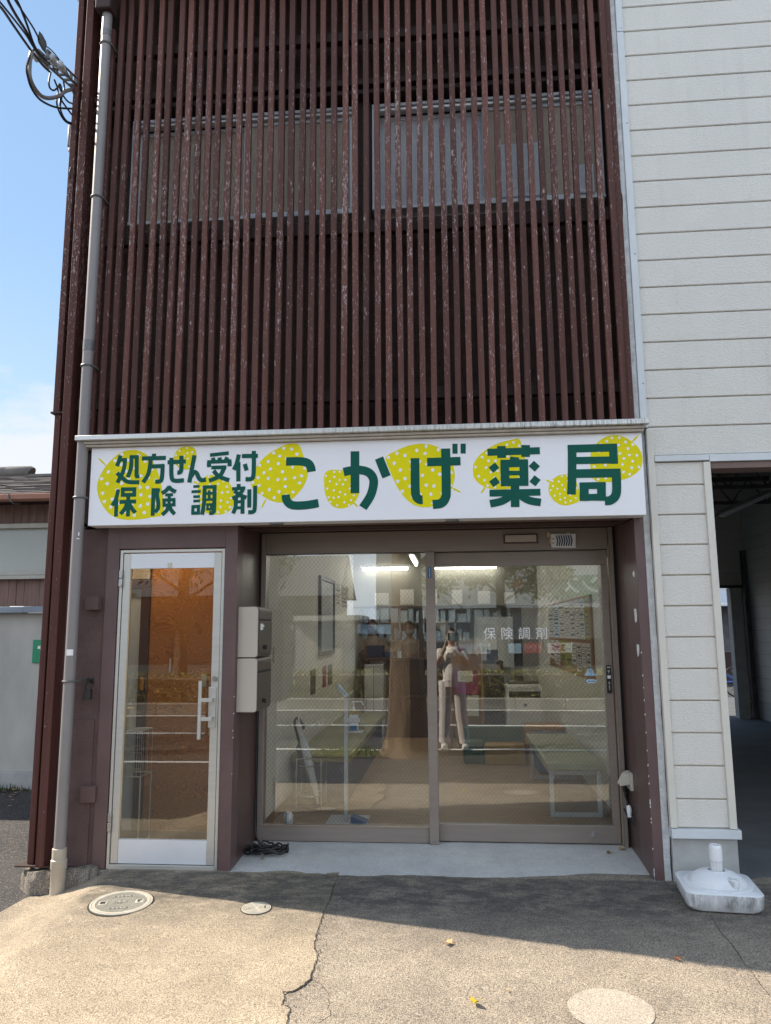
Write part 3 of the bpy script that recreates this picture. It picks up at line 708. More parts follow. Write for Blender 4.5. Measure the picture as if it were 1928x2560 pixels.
SIGN_TEXT={
 '処':[(0.0261,0,[(0.0292,2.4822),(0.0216,2.4455),(0.0092,2.4136)]),(0.023,0,[(0.0243,2.4531),(0.0725,2.4533)]),(0.0261,1,[(0.0608,2.4544),(0.0525,2.3834),(0.0174,2.308)]),(0.0261,1,[(0.0113,2.3707),(0.0469,2.3392),(0.0853,2.3124),(0.158,2.3075)]),(0.0261,1,[(0.101,2.474),(0.0999,2.3974),(0.0824,2.3406)]),(0.023,0,[(0.0896,2.4705),(0.147,2.4689)]),(0.0261,0,[(0.1352,2.4731),(0.1395,2.343)]),(0.0214,0,[(0.1317,2.3432),(0.1579,2.344)])],
 '方':[(0.0261,0,[(0.2453,2.4869),(0.2466,2.4547)]),(0.0261,0,[(0.1692,2.4583),(0.3227,2.458)]),(0.0261,1,[(0.2273,2.4552),(0.2157,2.3639),(0.1835,2.3062)]),(0.0261,0,[(0.2239,2.4056),(0.3162,2.407)]),(0.0261,1,[(0.3045,2.4111),(0.3028,2.3389),(0.2931,2.3118),(0.261,2.3088)])],
 'せ':[(0.0261,0,[(0.3353,2.4293),(0.4511,2.4316)]),(0.0261,1,[(0.3589,2.457),(0.3631,2.3449),(0.3811,2.3127),(0.4429,2.3126)]),(0.0261,1,[(0.4222,2.469),(0.4244,2.3851),(0.4167,2.364),(0.3999,2.3637)])],
 'ん':[(0.0261,0,[(0.5056,2.4689),(0.4777,2.2982)]),(0.0261,1,[(0.4872,2.3342),(0.5053,2.3625),(0.5238,2.3545),(0.5369,2.3269),(0.554,2.3114),(0.5828,2.3137)])],
 '受':[(0.0222,0,[(0.6049,2.4677),(0.7225,2.4773)]),(0.0261,0,[(0.6221,2.4505),(0.6272,2.4321)]),(0.0261,0,[(0.6639,2.4508),(0.6675,2.4325)]),(0.0261,0,[(0.714,2.451),(0.7039,2.43)]),(0.023,0,[(0.5871,2.4241),(0.7404,2.4267)]),(0.0261,0,[(0.5986,2.4238),(0.5995,2.3919)]),(0.0261,0,[(0.729,2.4271),(0.7299,2.3937)]),(0.023,0,[(0.6148,2.3884),(0.7095,2.389)]),(0.0261,1,[(0.6981,2.3908),(0.6693,2.3356),(0.6028,2.3057)]),(0.0261,1,[(0.629,2.3684),(0.6657,2.3312),(0.7298,2.3055)])],
 '付':[(0.0261,1,[(0.7864,2.4664),(0.7741,2.4099),(0.7569,2.3711)]),(0.0261,0,[(0.7844,2.4187),(0.7872,2.2981)]),(0.0261,0,[(0.8063,2.456),(0.9059,2.4548)]),(0.0261,1,[(0.8804,2.4865),(0.8817,2.3468),(0.8696,2.3126),(0.8321,2.3105)]),(0.0261,0,[(0.8255,2.4055),(0.8377,2.3645)])],
 '保':[(0.0245,1,[(0.0257,2.2652),(0.0132,2.2056),(-0.0095,2.1646)]),(0.0245,0,[(0.017,2.2055),(0.0186,2.0947)]),(0.0245,0,[(0.0427,2.2655),(0.1414,2.2647)]),(0.0245,0,[(0.0444,2.2299),(0.1415,2.2292)]),(0.0245,0,[(0.0546,2.2751),(0.0565,2.2198)]),(0.0245,0,[(0.1279,2.2749),(0.1296,2.2196)]),(0.0245,0,[(0.0373,2.1862),(0.1434,2.1869)]),(0.0245,0,[(0.0918,2.2227),(0.0954,2.0947)]),(0.0245,1,[(0.0855,2.1761),(0.0718,2.1402),(0.0471,2.1107)]),(0.0245,1,[(0.0993,2.1773),(0.116,2.1468),(0.142,2.1162)])],
 '険':[(0.0245,0,[(0.2519,2.2674),(0.2529,2.0952)]),(0.0214,0,[(0.2433,2.2547),(0.2876,2.2567)]),(0.0245,1,[(0.2834,2.2659),(0.2758,2.2261),(0.2845,2.1807),(0.2847,2.1394),(0.2657,2.1174)]),(0.0245,1,[(0.3527,2.2756),(0.3322,2.2511),(0.3061,2.2344)]),(0.0245,1,[(0.3465,2.2757),(0.3679,2.2556),(0.3951,2.2414)]),(0.0182,0,[(0.3287,2.2233),(0.3775,2.2245)]),(0.0198,0,[(0.3131,2.1913),(0.3938,2.1933)]),(0.0198,0,[(0.3144,2.159),(0.395,2.161)]),(0.0198,0,[(0.3219,2.2009),(0.3239,2.1498)]),(0.0198,0,[(0.3844,2.201),(0.3855,2.1515)]),(0.0198,0,[(0.3535,2.2318),(0.3544,2.1492)]),(0.0245,1,[(0.3512,2.153),(0.3401,2.1255),(0.3121,2.0999)]),(0.0245,1,[(0.3573,2.1528),(0.3704,2.1264),(0.3926,2.102)])],
 '調':[(0.0166,0,[(0.5044,2.2719),(0.5431,2.2725)]),(0.0182,0,[(0.4941,2.2398),(0.5517,2.2407)]),(0.0166,0,[(0.5065,2.208),(0.5481,2.2093)]),(0.0166,0,[(0.5074,2.181),(0.549,2.1823)]),(0.0198,0,[(0.4972,2.1461),(0.55,2.1479)]),(0.0198,0,[(0.497,2.1058),(0.5513,2.1062)]),(0.0198,0,[(0.506,2.1534),(0.5064,2.0959)]),(0.0198,0,[(0.5408,2.1541),(0.5418,2.0967)]),(0.0245,1,[(0.5763,2.2777),(0.5751,2.1668),(0.5652,2.0962)]),(0.0214,0,[(0.5653,2.2667),(0.6508,2.2676)]),(0.0245,1,[(0.6392,2.2762),(0.6394,2.1356),(0.6326,2.1074),(0.6101,2.1057)]),(0.0158,0,[(0.5854,2.2264),(0.6292,2.2276)]),(0.0166,0,[(0.606,2.2462),(0.6069,2.19)]),(0.0158,0,[(0.5851,2.1882),(0.6318,2.1894)]),(0.0158,0,[(0.5913,2.1575),(0.6267,2.1582)]),(0.0158,0,[(0.5914,2.1276),(0.626,2.1284)]),(0.0158,0,[(0.5971,2.1633),(0.5976,2.1216)]),(0.0158,0,[(0.6205,2.1628),(0.6209,2.1226)])],
 '剤':[(0.0245,0,[(0.7899,2.2815),(0.7897,2.2553)]),(0.0214,0,[(0.7492,2.251),(0.8318,2.2551)]),(0.0245,1,[(0.7645,2.2402),(0.7967,2.2126),(0.8405,2.1951)]),(0.0245,1,[(0.8184,2.2471),(0.7929,2.2126),(0.7522,2.1912)]),(0.0245,1,[(0.7746,2.1959),(0.7729,2.1401),(0.7589,2.0989)]),(0.0245,0,[(0.8165,2.1972),(0.8173,2.0962)]),(0.0182,0,[(0.7752,2.1698),(0.8179,2.1711)]),(0.0182,0,[(0.7746,2.1327),(0.8187,2.1339)]),(0.0245,0,[(0.8574,2.2462),(0.859,2.1331)]),(0.0245,1,[(0.893,2.2678),(0.8933,2.1375),(0.8849,2.1081),(0.8529,2.105)])],
 'こ':[(0.053,1,[(1.0831,2.4144),(1.1741,2.4127),(1.2189,2.3995),(1.2369,2.3735),(1.2416,2.3465)]),(0.0515,1,[(1.0836,2.2074),(1.0877,2.1777),(1.1103,2.1491),(1.1473,2.1394),(1.2137,2.1409),(1.2857,2.1518)])],
 'か':[(0.053,1,[(1.4387,2.3392),(1.4923,2.349),(1.5437,2.3491),(1.5912,2.333),(1.6181,2.2983),(1.6208,2.2539),(1.6016,2.1881),(1.5562,2.1173)]),(0.053,0,[(1.5086,2.4665),(1.5083,2.2072)]),(0.053,0,[(1.6553,2.4205),(1.7004,2.3036)])],
 'げ':[(0.053,1,[(1.8737,2.4138),(1.8727,2.2258),(1.8792,2.1781),(1.8977,2.1595),(1.9163,2.1583)]),(0.0515,0,[(1.9465,2.3873),(2.1466,2.3886)]),(0.0545,1,[(2.0591,2.4679),(2.0579,2.2214),(2.0518,2.1669),(2.0262,2.1348),(1.976,2.1279)]),(0.0303,0,[(2.1159,2.496),(2.1146,2.4352)]),(0.0303,0,[(2.1649,2.4953),(2.1635,2.4346)])],
 '薬':[(0.0428,0,[(2.3083,2.4377),(2.6183,2.4394)]),(0.0502,0,[(2.3923,2.4736),(2.3916,2.4016)]),(0.0502,0,[(2.5359,2.4755),(2.5334,2.4037)]),(0.0517,0,[(2.4684,2.404),(2.4645,2.3749)]),(0.0458,0,[(2.384,2.3659),(2.545,2.366)]),(0.0266,0,[(2.3844,2.3092),(2.5443,2.3051)]),(0.0473,0,[(2.3827,2.2527),(2.5438,2.2525)]),(0.0509,0,[(2.4092,2.3861),(2.4072,2.2299)]),(0.0509,0,[(2.5212,2.3861),(2.5186,2.2287)]),(0.0487,0,[(2.3323,2.3598),(2.3574,2.3263)]),(0.0487,0,[(2.5981,2.3616),(2.5667,2.3297)]),(0.0487,0,[(2.3327,2.2733),(2.3577,2.2385)]),(0.0487,0,[(2.5661,2.2719),(2.6008,2.243)]),(0.0413,0,[(2.3137,2.1885),(2.6123,2.1882)]),(0.0502,0,[(2.4649,2.2337),(2.462,2.102)]),(0.0458,1,[(2.4564,2.1933),(2.423,2.1609),(2.3792,2.1376),(2.3155,2.125)]),(0.0458,1,[(2.4708,2.1944),(2.5091,2.1611),(2.5512,2.1382),(2.6121,2.1265)])],
 '局':[(0.0502,1,[(2.8082,2.4676),(2.8002,2.2882),(2.7914,2.1701)]),(0.0473,0,[(2.7815,2.4459),(3.0683,2.4459)]),(0.0473,0,[(3.0462,2.4696),(3.0447,2.3482)]),(0.0428,0,[(2.8176,2.3735),(3.0693,2.3711)]),(0.0517,0,[(2.814,2.2944),(3.077,2.2928)]),(0.0517,1,[(3.0559,2.3184),(3.0528,2.1939),(3.04,2.1505),(3.0108,2.1293),(2.9827,2.1285)]),(0.0399,0,[(2.8405,2.2209),(2.9909,2.2202)]),(0.0399,0,[(2.8387,2.1507),(2.9873,2.1502)]),(0.0517,0,[(2.8675,2.2386),(2.8639,2.1304)]),(0.0495,0,[(2.9678,2.2376),(2.9631,2.1289)])],
}
SIGN_LEAVES=[
 ([(-0.0612,2.4208),(-0.0302,2.4546),(0.0221,2.4993),(0.0913,2.5182),(0.1538,2.5095),(0.2094,2.4749),(0.2501,2.424),(0.2754,2.37),(0.2947,2.3087),(0.3097,2.2403),(0.3182,2.18),(0.3246,2.0937),(0.2487,2.0856),(0.1729,2.0744),(0.0965,2.0707),(0.0191,2.085),(-0.0366,2.1199),(-0.0822,2.1813),(-0.1087,2.2425),(-0.1159,2.3036),(-0.0957,2.3642)],[(-0.0611,2.4185),(-0.117,2.4724)],34,1),
 ([(0.4232,2.5286),(0.3857,2.5006),(0.3719,2.4589),(0.381,2.4205),(0.4049,2.3932),(0.4437,2.3793),(0.4818,2.3813),(0.5077,2.4057),(0.5201,2.4472),(0.5148,2.4931),(0.4961,2.5265)],None,30,0.55),
 ([(0.534,2.2953),(0.5672,2.3284),(0.6046,2.3479),(0.6582,2.3261),(0.7192,2.3058),(0.7466,2.2676),(0.7668,2.2073),(0.7572,2.1405),(0.7317,2.1076),(0.6871,2.0937),(0.6346,2.0933),(0.5815,2.107),(0.5501,2.1449),(0.5371,2.1975),(0.5317,2.2502)],[(0.5396,2.2876),(0.4995,2.3052)],36,0.7),
 ([(1.0906,2.5275),(1.1618,2.5254),(1.1809,2.4742),(1.2001,2.421),(1.2193,2.3456),(1.2159,2.3084),(1.1906,2.2495),(1.1467,2.1986),(1.11,2.1698),(1.0731,2.1595),(1.036,2.1603),(0.9912,2.1724),(0.9536,2.1956),(0.9235,2.2111),(0.8857,2.2344),(0.8662,2.2722),(0.8617,2.3098),(0.8832,2.3618),(0.9196,2.4211),(0.9788,2.4724),(1.0429,2.5046)],[(0.9627,2.1864),(0.934,2.1292)],40,0.9),
 ([(1.3177,2.3565),(1.4335,2.3535),(1.485,2.3387),(1.5348,2.3078),(1.5361,2.2043),(1.5141,2.1607),(1.4849,2.132),(1.4485,2.1167),(1.412,2.1146),(1.3754,2.1271),(1.3459,2.1571),(1.3274,2.2018),(1.3183,2.2538)],[(1.4981,2.1523),(1.5257,2.1224)],40,0.6),
 ([(1.6853,2.4301),(1.7344,2.4511),(1.7931,2.4793),(1.8589,2.4998),(1.9171,2.5033),(1.975,2.4964),(2.0252,2.4726),(2.0678,2.4343),(2.0957,2.3892),(2.1102,2.3299),(2.1114,2.2859),(2.0922,2.2206),(2.0626,2.1703),(2.0191,2.1349),(1.9758,2.1141),(1.9257,2.1116),(1.8756,2.1199),(1.8257,2.1538),(1.7829,2.2059),(1.7474,2.2729),(1.7225,2.3326)],[(2.0909,2.2279),(2.1459,2.1967)],38,0.95),
 ([(2.5035,2.5216),(2.5125,2.4672),(2.5317,2.3955),(2.5289,2.3173),(2.4973,2.2366),(2.439,2.2099),(2.3381,2.2109),(2.3022,2.2191),(2.2594,2.2424),(2.2241,2.2805),(2.2165,2.3254),(2.2227,2.3702),(2.2569,2.4218),(2.3164,2.4653),(2.3755,2.4937),(2.4487,2.5104)],[(2.294,2.2341),(2.2616,2.1867)],34,0.75),
 ([(2.6696,2.2472),(2.6918,2.2688),(2.7211,2.2865),(2.7642,2.2942),(2.8063,2.2806),(2.8259,2.2433),(2.8377,2.1917),(2.8405,2.1295),(2.806,2.1157),(2.7631,2.1042),(2.7208,2.1103),(2.6864,2.1366),(2.6631,2.1738),(2.6588,2.2106)],[(2.678,2.2433),(2.6473,2.2625)],38,0.55),
 ([(2.9122,2.4184),(2.9506,2.4768),(2.9949,2.5091),(3.0527,2.526),(3.1087,2.5131),(3.1565,2.4819),(3.1898,2.4476),(3.2119,2.4026),(3.2124,2.351),(3.1884,2.3002),(3.1373,2.2649),(3.0803,2.248),(3.0305,2.2383),(2.9143,2.2412),(2.9073,2.3444)],[(3.1562,2.4767),(3.1966,2.5164)],40,0.75),
]
CABLES={
 'run1':[(-0.194,-1.342,4.588),(-0.241,-1.204,4.67),(-0.291,-1.036,4.736),(-0.354,-0.791,4.819),(-0.375,-0.699,4.85),(-0.41,-0.531,4.905),(-0.432,-0.416,4.955)],
 'run2':[(-0.196,-1.342,4.619),(-0.238,-1.219,4.688),(-0.298,-1.021,4.784),(-0.355,-0.806,4.872),(-0.382,-0.684,4.9),(-0.408,-0.562,4.949),(-0.43,-0.455,5.021)],
 'run3':[(-0.264,-1.158,4.807),(-0.289,-1.066,4.821),(-0.322,-0.944,4.855),(-0.356,-0.806,4.896),(-0.385,-0.669,4.907),(-0.41,-0.546,4.943),(-0.434,-0.424,5.008)],
 'run4':[(-0.305,-1.036,4.925),(-0.33,-0.944,4.96),(-0.347,-0.868,4.961),(-0.366,-0.776,4.948),(-0.38,-0.699,4.924),(-0.399,-0.608,4.935),(-0.423,-0.485,4.989)],
 'run5':[(-0.328,-0.944,4.943),(-0.363,-0.806,4.993),(-0.394,-0.669,5.032),(-0.414,-0.562,5.038),(-0.431,-0.455,5.04),(-0.448,-0.348,5.045),(-0.459,-0.271,5.068)],
 'run6':[(-0.308,-1.021,4.917),(-0.352,-0.852,4.981),(-0.384,-0.715,5.022),(-0.414,-0.562,5.045),(-0.446,-0.394,5.132),(-0.466,-0.271,5.176),(-0.477,-0.179,5.191),(-0.496,0.019,5.191)],
 'loop1':[(-0.383,-0.676,4.895),(-0.362,-0.745,4.787),(-0.341,-0.803,4.666),(-0.344,-0.776,4.617),(-0.355,-0.715,4.595),(-0.381,-0.592,4.624),(-0.415,-0.424,4.711),(-0.443,-0.271,4.808),(-0.467,-0.118,4.918),(-0.488,0.035,5.033)],
 'loop2':[(-0.372,-0.715,4.843),(-0.356,-0.753,4.732),(-0.352,-0.745,4.642),(-0.37,-0.654,4.637),(-0.396,-0.531,4.685),(-0.424,-0.394,4.783),(-0.451,-0.256,4.906),(-0.471,-0.149,5.024),(-0.489,-0.026,5.134),(-0.498,0.05,5.18)],
 'loop3':[(-0.436,-0.394,4.968),(-0.426,-0.424,4.878),(-0.426,-0.409,4.845),(-0.437,-0.348,4.874),(-0.449,-0.286,4.942),(-0.459,-0.241,5.005),(-0.461,-0.21,4.983),(-0.45,-0.241,4.865),(-0.451,-0.21,4.815),(-0.462,-0.118,4.822),(-0.481,0.035,4.914)],
 'loop4':[(-0.445,-0.332,4.965),(-0.451,-0.271,4.934),(-0.441,-0.294,4.83),(-0.446,-0.241,4.792),(-0.457,-0.149,4.8),(-0.471,-0.042,4.854),(-0.481,0.035,4.91)],
 'loop5':[(-0.456,-0.256,4.98),(-0.464,-0.179,4.966),(-0.475,-0.088,4.989),(-0.488,0.019,5.057)],
 'loop6':[(-0.453,-0.241,4.905),(-0.467,-0.118,4.918),(-0.484,0.05,4.946)],
 'loop7':[(-0.47,-0.179,5.075),(-0.47,-0.164,5.032),(-0.458,-0.21,4.929),(-0.448,-0.241,4.825)],
 'side':[(-0.463,0.019,4.615),(-0.453,-0.042,4.537),(-0.446,-0.072,4.476),(-0.446,-0.057,4.446),(-0.45,-0.004,4.44)],
 'bracket':[(-0.417,-0.516,4.969),(-0.45,-0.332,5.044),(-0.476,-0.149,5.113),(-0.492,0.05,5.194)],
}

# ---------------------------------------------------------------- shop sign
sg = thing('shop_sign', 'long white pharmacy sign board with yellow leaf prints and green lettering', 'sign', (1.5, -.06, 2.04))
obj('sign_panel', B(-.161, 3.215, -.12, .0, 2.040, 2.534), m_white_p, sg, .003)
mb = MB(); mb.prism([(-.004, 2.534), (-.148, 2.536), (-.150, 2.546), (-.140, 2.549), (-.158, 2.552), (-.160, 2.566), (-.004, 2.572)], 'x', -.205, 3.224)
obj('sign_moulding', mb, m_capbeige, sg, .001)
mb = MB(); mb.prism([(-.004, 2.573), (-.175, 2.569), (-.185, 2.572), (-.185, 2.600), (-.175, 2.604), (-.004, 2.615)], 'x', -.243, 1.398)
mb.prism([(-.004, 2.573), (-.175, 2.569), (-.185, 2.572), (-.185, 2.600), (-.175, 2.604), (-.004, 2.615)], 'x', 1.3995, 3.245)
def cap_mat():
    m, T, b = newmat('stained_sign_cap'); v = T.coords((1, 1, 1))
    d = T.noise(T.coords((55, 8, 9)), 1, 5, .7); x = T.n('ShaderNodeSeparateXYZ'); T.l(T.n('ShaderNodeTexCoord').outputs['Object'], x.inputs[0])
    amt = T.ramp(T.math('ADD', T.math('DIVIDE', x.outputs['X'], 4.0), .5), [(.10, .0), (.45, .35), (.85, 1.0)])
    k = T.math('MULTIPLY', T.ramp(d, [(.46, 0.0), (.6, 1.0)]), amt)
    c = T.mix(T.math('MULTIPLY', k, .75), (.62, .62, .60), (.16, .155, .14)); T.l(c, b.inputs['Base Color'])
    b.inputs['Metallic'].default_value = .45; b.inputs['Roughness'].default_value = .36; return m
obj('sign_cap', mb, cap_mat(), sg, .0015)
obj('sign_clip', MB().box(.98, 1.06, -.110, -.06, 2.030, 2.0395).box(2.05, 2.13, -.11, -.06, 2.030, 2.0395), m_clamp, sg)
for pts, stem, cellpx, dens in SIGN_LEAVES:
    P = chaikin(pts, 2); mb = MB()
    cx = sum(p[0] for p in P) / len(P); cz = sum(p[1] for p in P) / len(P)
    mb.prism(P, 'y', -.1203, -.1208)
    if stem:
        (a, b), (c, d) = stem; L = math.hypot(c - a, d - b); ux, uz = (c - a) / L, (d - b) / L
        sp = [(a + ux * L * t - uz * wv, b + uz * L * t + ux * wv) for t, wv in ((0, .0025), (.4, .006), (.75, .005), (1, .001))] + [(a + ux * L * t - uz * wv, b + uz * L * t + ux * wv) for t, wv in ((1, -.001), (.75, -.005), (.4, -.006), (0, -.0025))]
        mb.prism(sp, 'y', -.1203, -.1207)
    lf = obj('leaf_print', mb, m_yel, sg)
    def inside(x, z, m_=0.0):
        r = False; n = len(P)
        for i in range(n):
            (x1, z1), (x2, z2) = P[i], P[i - 1]
            if (z1 > z) != (z2 > z) and x < (x2 - x1) * (z - z1) / (z2 - z1) + x1: r = not r
        return r
    xs = [p[0] for p in P]; zs = [p[1] for p in P]; area = (max(xs) - min(xs)) * (max(zs) - min(zs))
    r = .0108 * dens; mind = .047 * (dens ** .9); got = []
    for _ in range(900):
        x, z = random.uniform(min(xs), max(xs)), random.uniform(min(zs), max(zs))
        if not all(inside(x + dx, z + dz) for dx, dz in ((r * 1.3, 0), (-r * 1.3, 0), (0, r * 1.3), (0, -r * 1.3))): continue
        if any((x - q[0]) ** 2 + (z - q[1]) ** 2 < mind ** 2 for q in got): continue
        got.append((x, z))
    mb = MB()
    for x, z in got:
        a0 = random.uniform(0, 6.28); q = []
        for k in range(10):
            t = 2 * math.pi * k / 10; rr = r * (1.35 if k == 0 else 1.0)
            q.append((x + rr * math.cos(t + a0), z + rr * math.sin(t + a0)))
        mb.prism(q, 'y', -.12085, -.1212)
    obj('leaf_dots', mb, m_white_p, lf)
for word in ('処方せん受付', '保険調剤', 'こかげ薬局'):
    k = 0
    for ch in word:
        mb = MB()
        for wd, smooth, pts in SIGN_TEXT[ch]:
            stroke(mb, catmull(pts, 7) if smooth else pts, wd, -.1210, -.1216 - k * .00012); k = (k + 1) % 19
        obj('letter', mb, m_green_t, sg)

# ---------------------------------------------------------------- drainpipe
dp = thing('drainpipe', 'tall grey plastic drainpipe with beige foot running down the left corner of the brown building', 'drainpipe', (-.212, -.132, -.06))
px = lambda z: -.2185 + .0016 * z
mb = MB(); mb.tube([(px(z), -.132, z) for z in (.10, 1.0, 2.0, 3.0, 4.0, 5.0, 5.60)], .0335, 26, sx=1, sy=1); obj('pipe', mb, m_pvc, dp)
obj('pipe_joint', MB().tube([(px(z), -.132, z) for z in (3.17, 3.24)], .0352, 26).tube([(px(z), -.132, z) for z in (5.43, 5.475)], .0352, 26), m_clamp, dp)
mb = MB(); mb.lathe([(.034, .155), (.0405, .152), (.0405, .085), (.0405, .084)], (px(0), -.132, 0), 28).lathe([(.0405, .094), (.0455, .090), (.0455, .042), (.0415, .036), (.0415, -.14)], (px(0), -.132, 0), 28)
obj('pipe_foot', mb, m_pvc2, dp)
for z in (5.37, 4.235, 3.07, 2.216, 1.10):
    mb = MB(); ring = [(px(z) + .0365 * math.cos(t), -.132 + .0365 * math.sin(t), z) for t in frange(0, 6.283, 24)[:-1]]
    mb.tube(ring, .006, 6, closed=True, sy=1.2).box(px(z) + .033, px(z) + .045, -.137, .012, z - .006, z + .006); obj('clamp', mb, m_clamp, dp)
mb = MB(); pts = [(px(1.27) + .0342 * math.cos(t), -.132 + .0342 * math.sin(t)) for t in frange(R(250), R(318), 8)]
mb.add([(x, y, z) for z in (1.252, 1.288) for x, y in pts], [(i, i + 1, 10 + i, 9 + i) for i in range(8)]); obj('sticker', mb, m_letter, dp, fix=False)
obj('grime_chip', MB().box(-.196, -.190, -.1645, -.1610, 1.975, 1.995).box(-.206, -.186, -.1655, -.1620, 1.953, 1.958), m_letter, dp)
tag(obj('padlock', MB().box(-.160, -.115, -.07, -.035, .985, 1.045).tube([(-.152, -.052, 1.045), (-.152, -.052, 1.075), (-.137, -.052, 1.09), (-.123, -.052, 1.075), (-.123, -.052, 1.045)], .005, 8).lathe([(.018, 0), (.018, .01)], (-.15, .0, 1.10), 14).box(-.145, -.13, -.055, .011, 1.08, 1.09), m_dkframe, None, .003), 'dark padlock hanging on a hasp behind the drainpipe', 'padlock')

# ---------------------------------------------------------------- mailboxes on the reveal
def mbox(z0, z1, lab, sticker):
    t = thing('mailbox', lab, 'mailbox', (.80, .2, z0), 'mailboxes on the left reveal')
    y0 = .045; y1 = .395; x0 = .7575; xs = .838; x1 = .885
    q = [(x0, z0), (x1, z0), (x1, z1), (x0, z1)]
    # beige cheek (street side), bronze casing wrapped behind it
    mb = MB(); r = .02
    def rr(xa, xb, za, zb, r, n=5):
        o = [(xa, za)]
        for k in range(n + 1): a = -math.pi / 2 + math.pi / 2 * k / n; o.append((xb - r + r * math.cos(a), za + r + r * math.sin(a)))
        for k in range(n + 1): a = math.pi / 2 * k / n; o.append((xb - r + r * math.cos(a), zb - r + r * math.sin(a)))
        o.append((xa, zb)); return o
    mb.prism(rr(x0, .882, z0 + .002, z1 - .002, .018), 'y', y0, y0 + .011); obj('side_cheek', mb, m_mail_s, t, .002)
    mb = MB(); mb.prism(rr(x0, .885, z0, z1, .02), 'y', y0 + .0112, y1); obj('casing', mb, m_mail_f, t, .003)
    H = z1 - z0
    d = obj('front_flap', MB().box(.8855, .889, y0 + .022, y1 - .012, z0 + H * .76, z1 - .03), m_mail_f, t, .002)
    d = obj('front_door', MB().box(.8855, .890, y0 + .022, y1 - .012, z0 + .028, z0 + H * .71), m_mail_f, t, .002)
    obj('front_slot', B(.8852, .8862, y0 + .016, y1 - .01, z0 + H * .715, z0 + H * .755), m_bronze_d, t)
    mb = MB(); c = (.890, y0 + .12, z0 + .062); mb.tube([(c[0], c[1], c[2]), (c[0] + .012, c[1], c[2])], .013, 14).box(c[0] + .012, c[0] + .022, c[1] - .003, c[1] + .003, c[2] - .016, c[2] + .010); obj('latch', mb, m_black, t)
    if sticker:
        obj('address_label', MB().box(.8902, .8906, y0 + .035, y0 + .10, z0 + H * .54, z0 + H * .66).box(.8902, .8907, y0 + .035, y0 + .13, z0 + H * .60, z0 + H * .635), m_letter, t)
    return t
mbox(1.228, 1.540, 'upper beige and bronze mailbox on the reveal with a white address label', True)
mbox(.900, 1.225, 'lower beige and bronze mailbox on the reveal without any label', False)

# ---------------------------------------------------------------- sensors on the header
t = thing('door_sensor', 'slim bronze automatic door sensor with beige cover on the header above the sliding door', 'sensor', (2.545, .545, 1.96))
obj('housing', MB().prism([(2.432, 1.958), (2.660, 1.958), (2.660, 2.022), (2.432, 2.022)], 'y', .528, .5475), m_brown_in, t, .004)
obj('cover', B(2.442, 2.650, .520, .5285, 1.968, 2.014), m_mail_s, t, .003)
t = thing('insect_repeller', 'white repellent plate with blue chevrons and yellowed tab hanging on the door header', 'repellent plate', (2.83, .545, 1.92))
mb = MB(); mb.prism([(2.748, 1.928), (2.908, 1.922), (2.912, 2.018), (2.748, 2.020)], 'y', .530, .5478); pl = obj('plate', mb, m_white, t, .004)
for k in range(7):
    x = 2.783 + k * .0155; mb = MB(); stroke(mb, [(x, 2.008), (x + .0085, 1.972), (x, 1.936)], .0088, .5285, .5298); obj('chevron', mb, m_navy, t)
obj('hook_tab', MB().prism(chaikin([(2.738, 1.955), (2.747, 1.95), (2.747, 1.995), (2.738, 1.99)], 1), 'y', .532, .545).box(2.724, 2.744, .535, .5478, 2.000, 2.030).box(2.852, 2.874, .535, .5478, 2.0185, 2.029), m_yellowed, t)
obj('clip_mark', MB().box(2.752, 2.768, .5290, .5299, 1.983, 1.987).box(2.752, 2.768, .5290, .5299, 1.955, 1.959), m_dkframe, t)

# ---------------------------------------------------------------- cable coil on the slab
mb = MB(); path = [(.772, .50, z) for z in (1.5, 1.2, .9, .6, .35)] + [(.773, .49, .18), (.785, .47, .09), (.82, .44, .045), (.86, .42, .032)]
mb.tube(catmull(path, 6), .0062, 8)
cp = []
for i in range(150):
    t = i / 150 * 6.28 * 6.2; k = i / 150
    rx = .118 + .026 * math.sin(t * .37 + 1); ry = .075 + .02 * math.sin(t * .53)
    x = .885 + .03 * math.sin(t * .21) + rx * math.cos(t) * (1 - .15 * k); y = .33 + ry * math.sin(t) + .02 * math.sin(t * .3)
    cp.append((x, y, .026 + .012 * k * 3 * abs(math.sin(t * 1.7)) + .006 * (i % 3) + .0))
mb.tube([(.86, .42, .032)] + cp, .0062, 8)
tag(obj('extension_cable', mb, m_black), 'black cable coiled in loops on the entrance slab and running up the corner', 'cable')

# ---------------------------------------------------------------- outlet on the right reveal
t = thing('outdoor_outlet', 'beige weatherproof outlet hood on the right jamb with a black plug and looped cord', 'outlet', (3.168, .5, .3))
mb = MB(); y0, y1 = .385, .50
mb.add([(3.1685, y0, .40), (3.1685, y1, .40), (3.1685, y1, .505), (3.1685, y0, .505), (3.150, y0, .40), (3.150, y1, .40), (3.150, y1, .505), (3.150, y0, .505)], [(0, 1, 2, 3), (4, 5, 6, 7), (0, 1, 5, 4), (1, 2, 6, 5), (2, 3, 7, 6), (3, 0, 4, 7)])
obj('backplate', mb, m_cream, t, .003)
mb = MB(); mb.add([(3.1495, y0 + .006, .505), (3.1495, y1 - .006, .505), (3.125, y1 - .012, .498), (3.125, y0 + .012, .498), (3.1495, y0 + .004, .435), (3.1495, y1 - .004, .435), (3.088, y1 - .006, .428), (3.088, y0 + .006, .428)], [(0, 1, 2, 3), (3, 2, 6, 7), (0, 3, 7, 4), (1, 5, 6, 2), (0, 4, 5, 1), (4, 7, 6, 5)])
obj('hood', mb, m_cream, t, .004)
obj('plug', MB().tube([(3.122, .44, .43), (3.122, .44, .385)], [.012, .009], 10), m_black, t, .002)
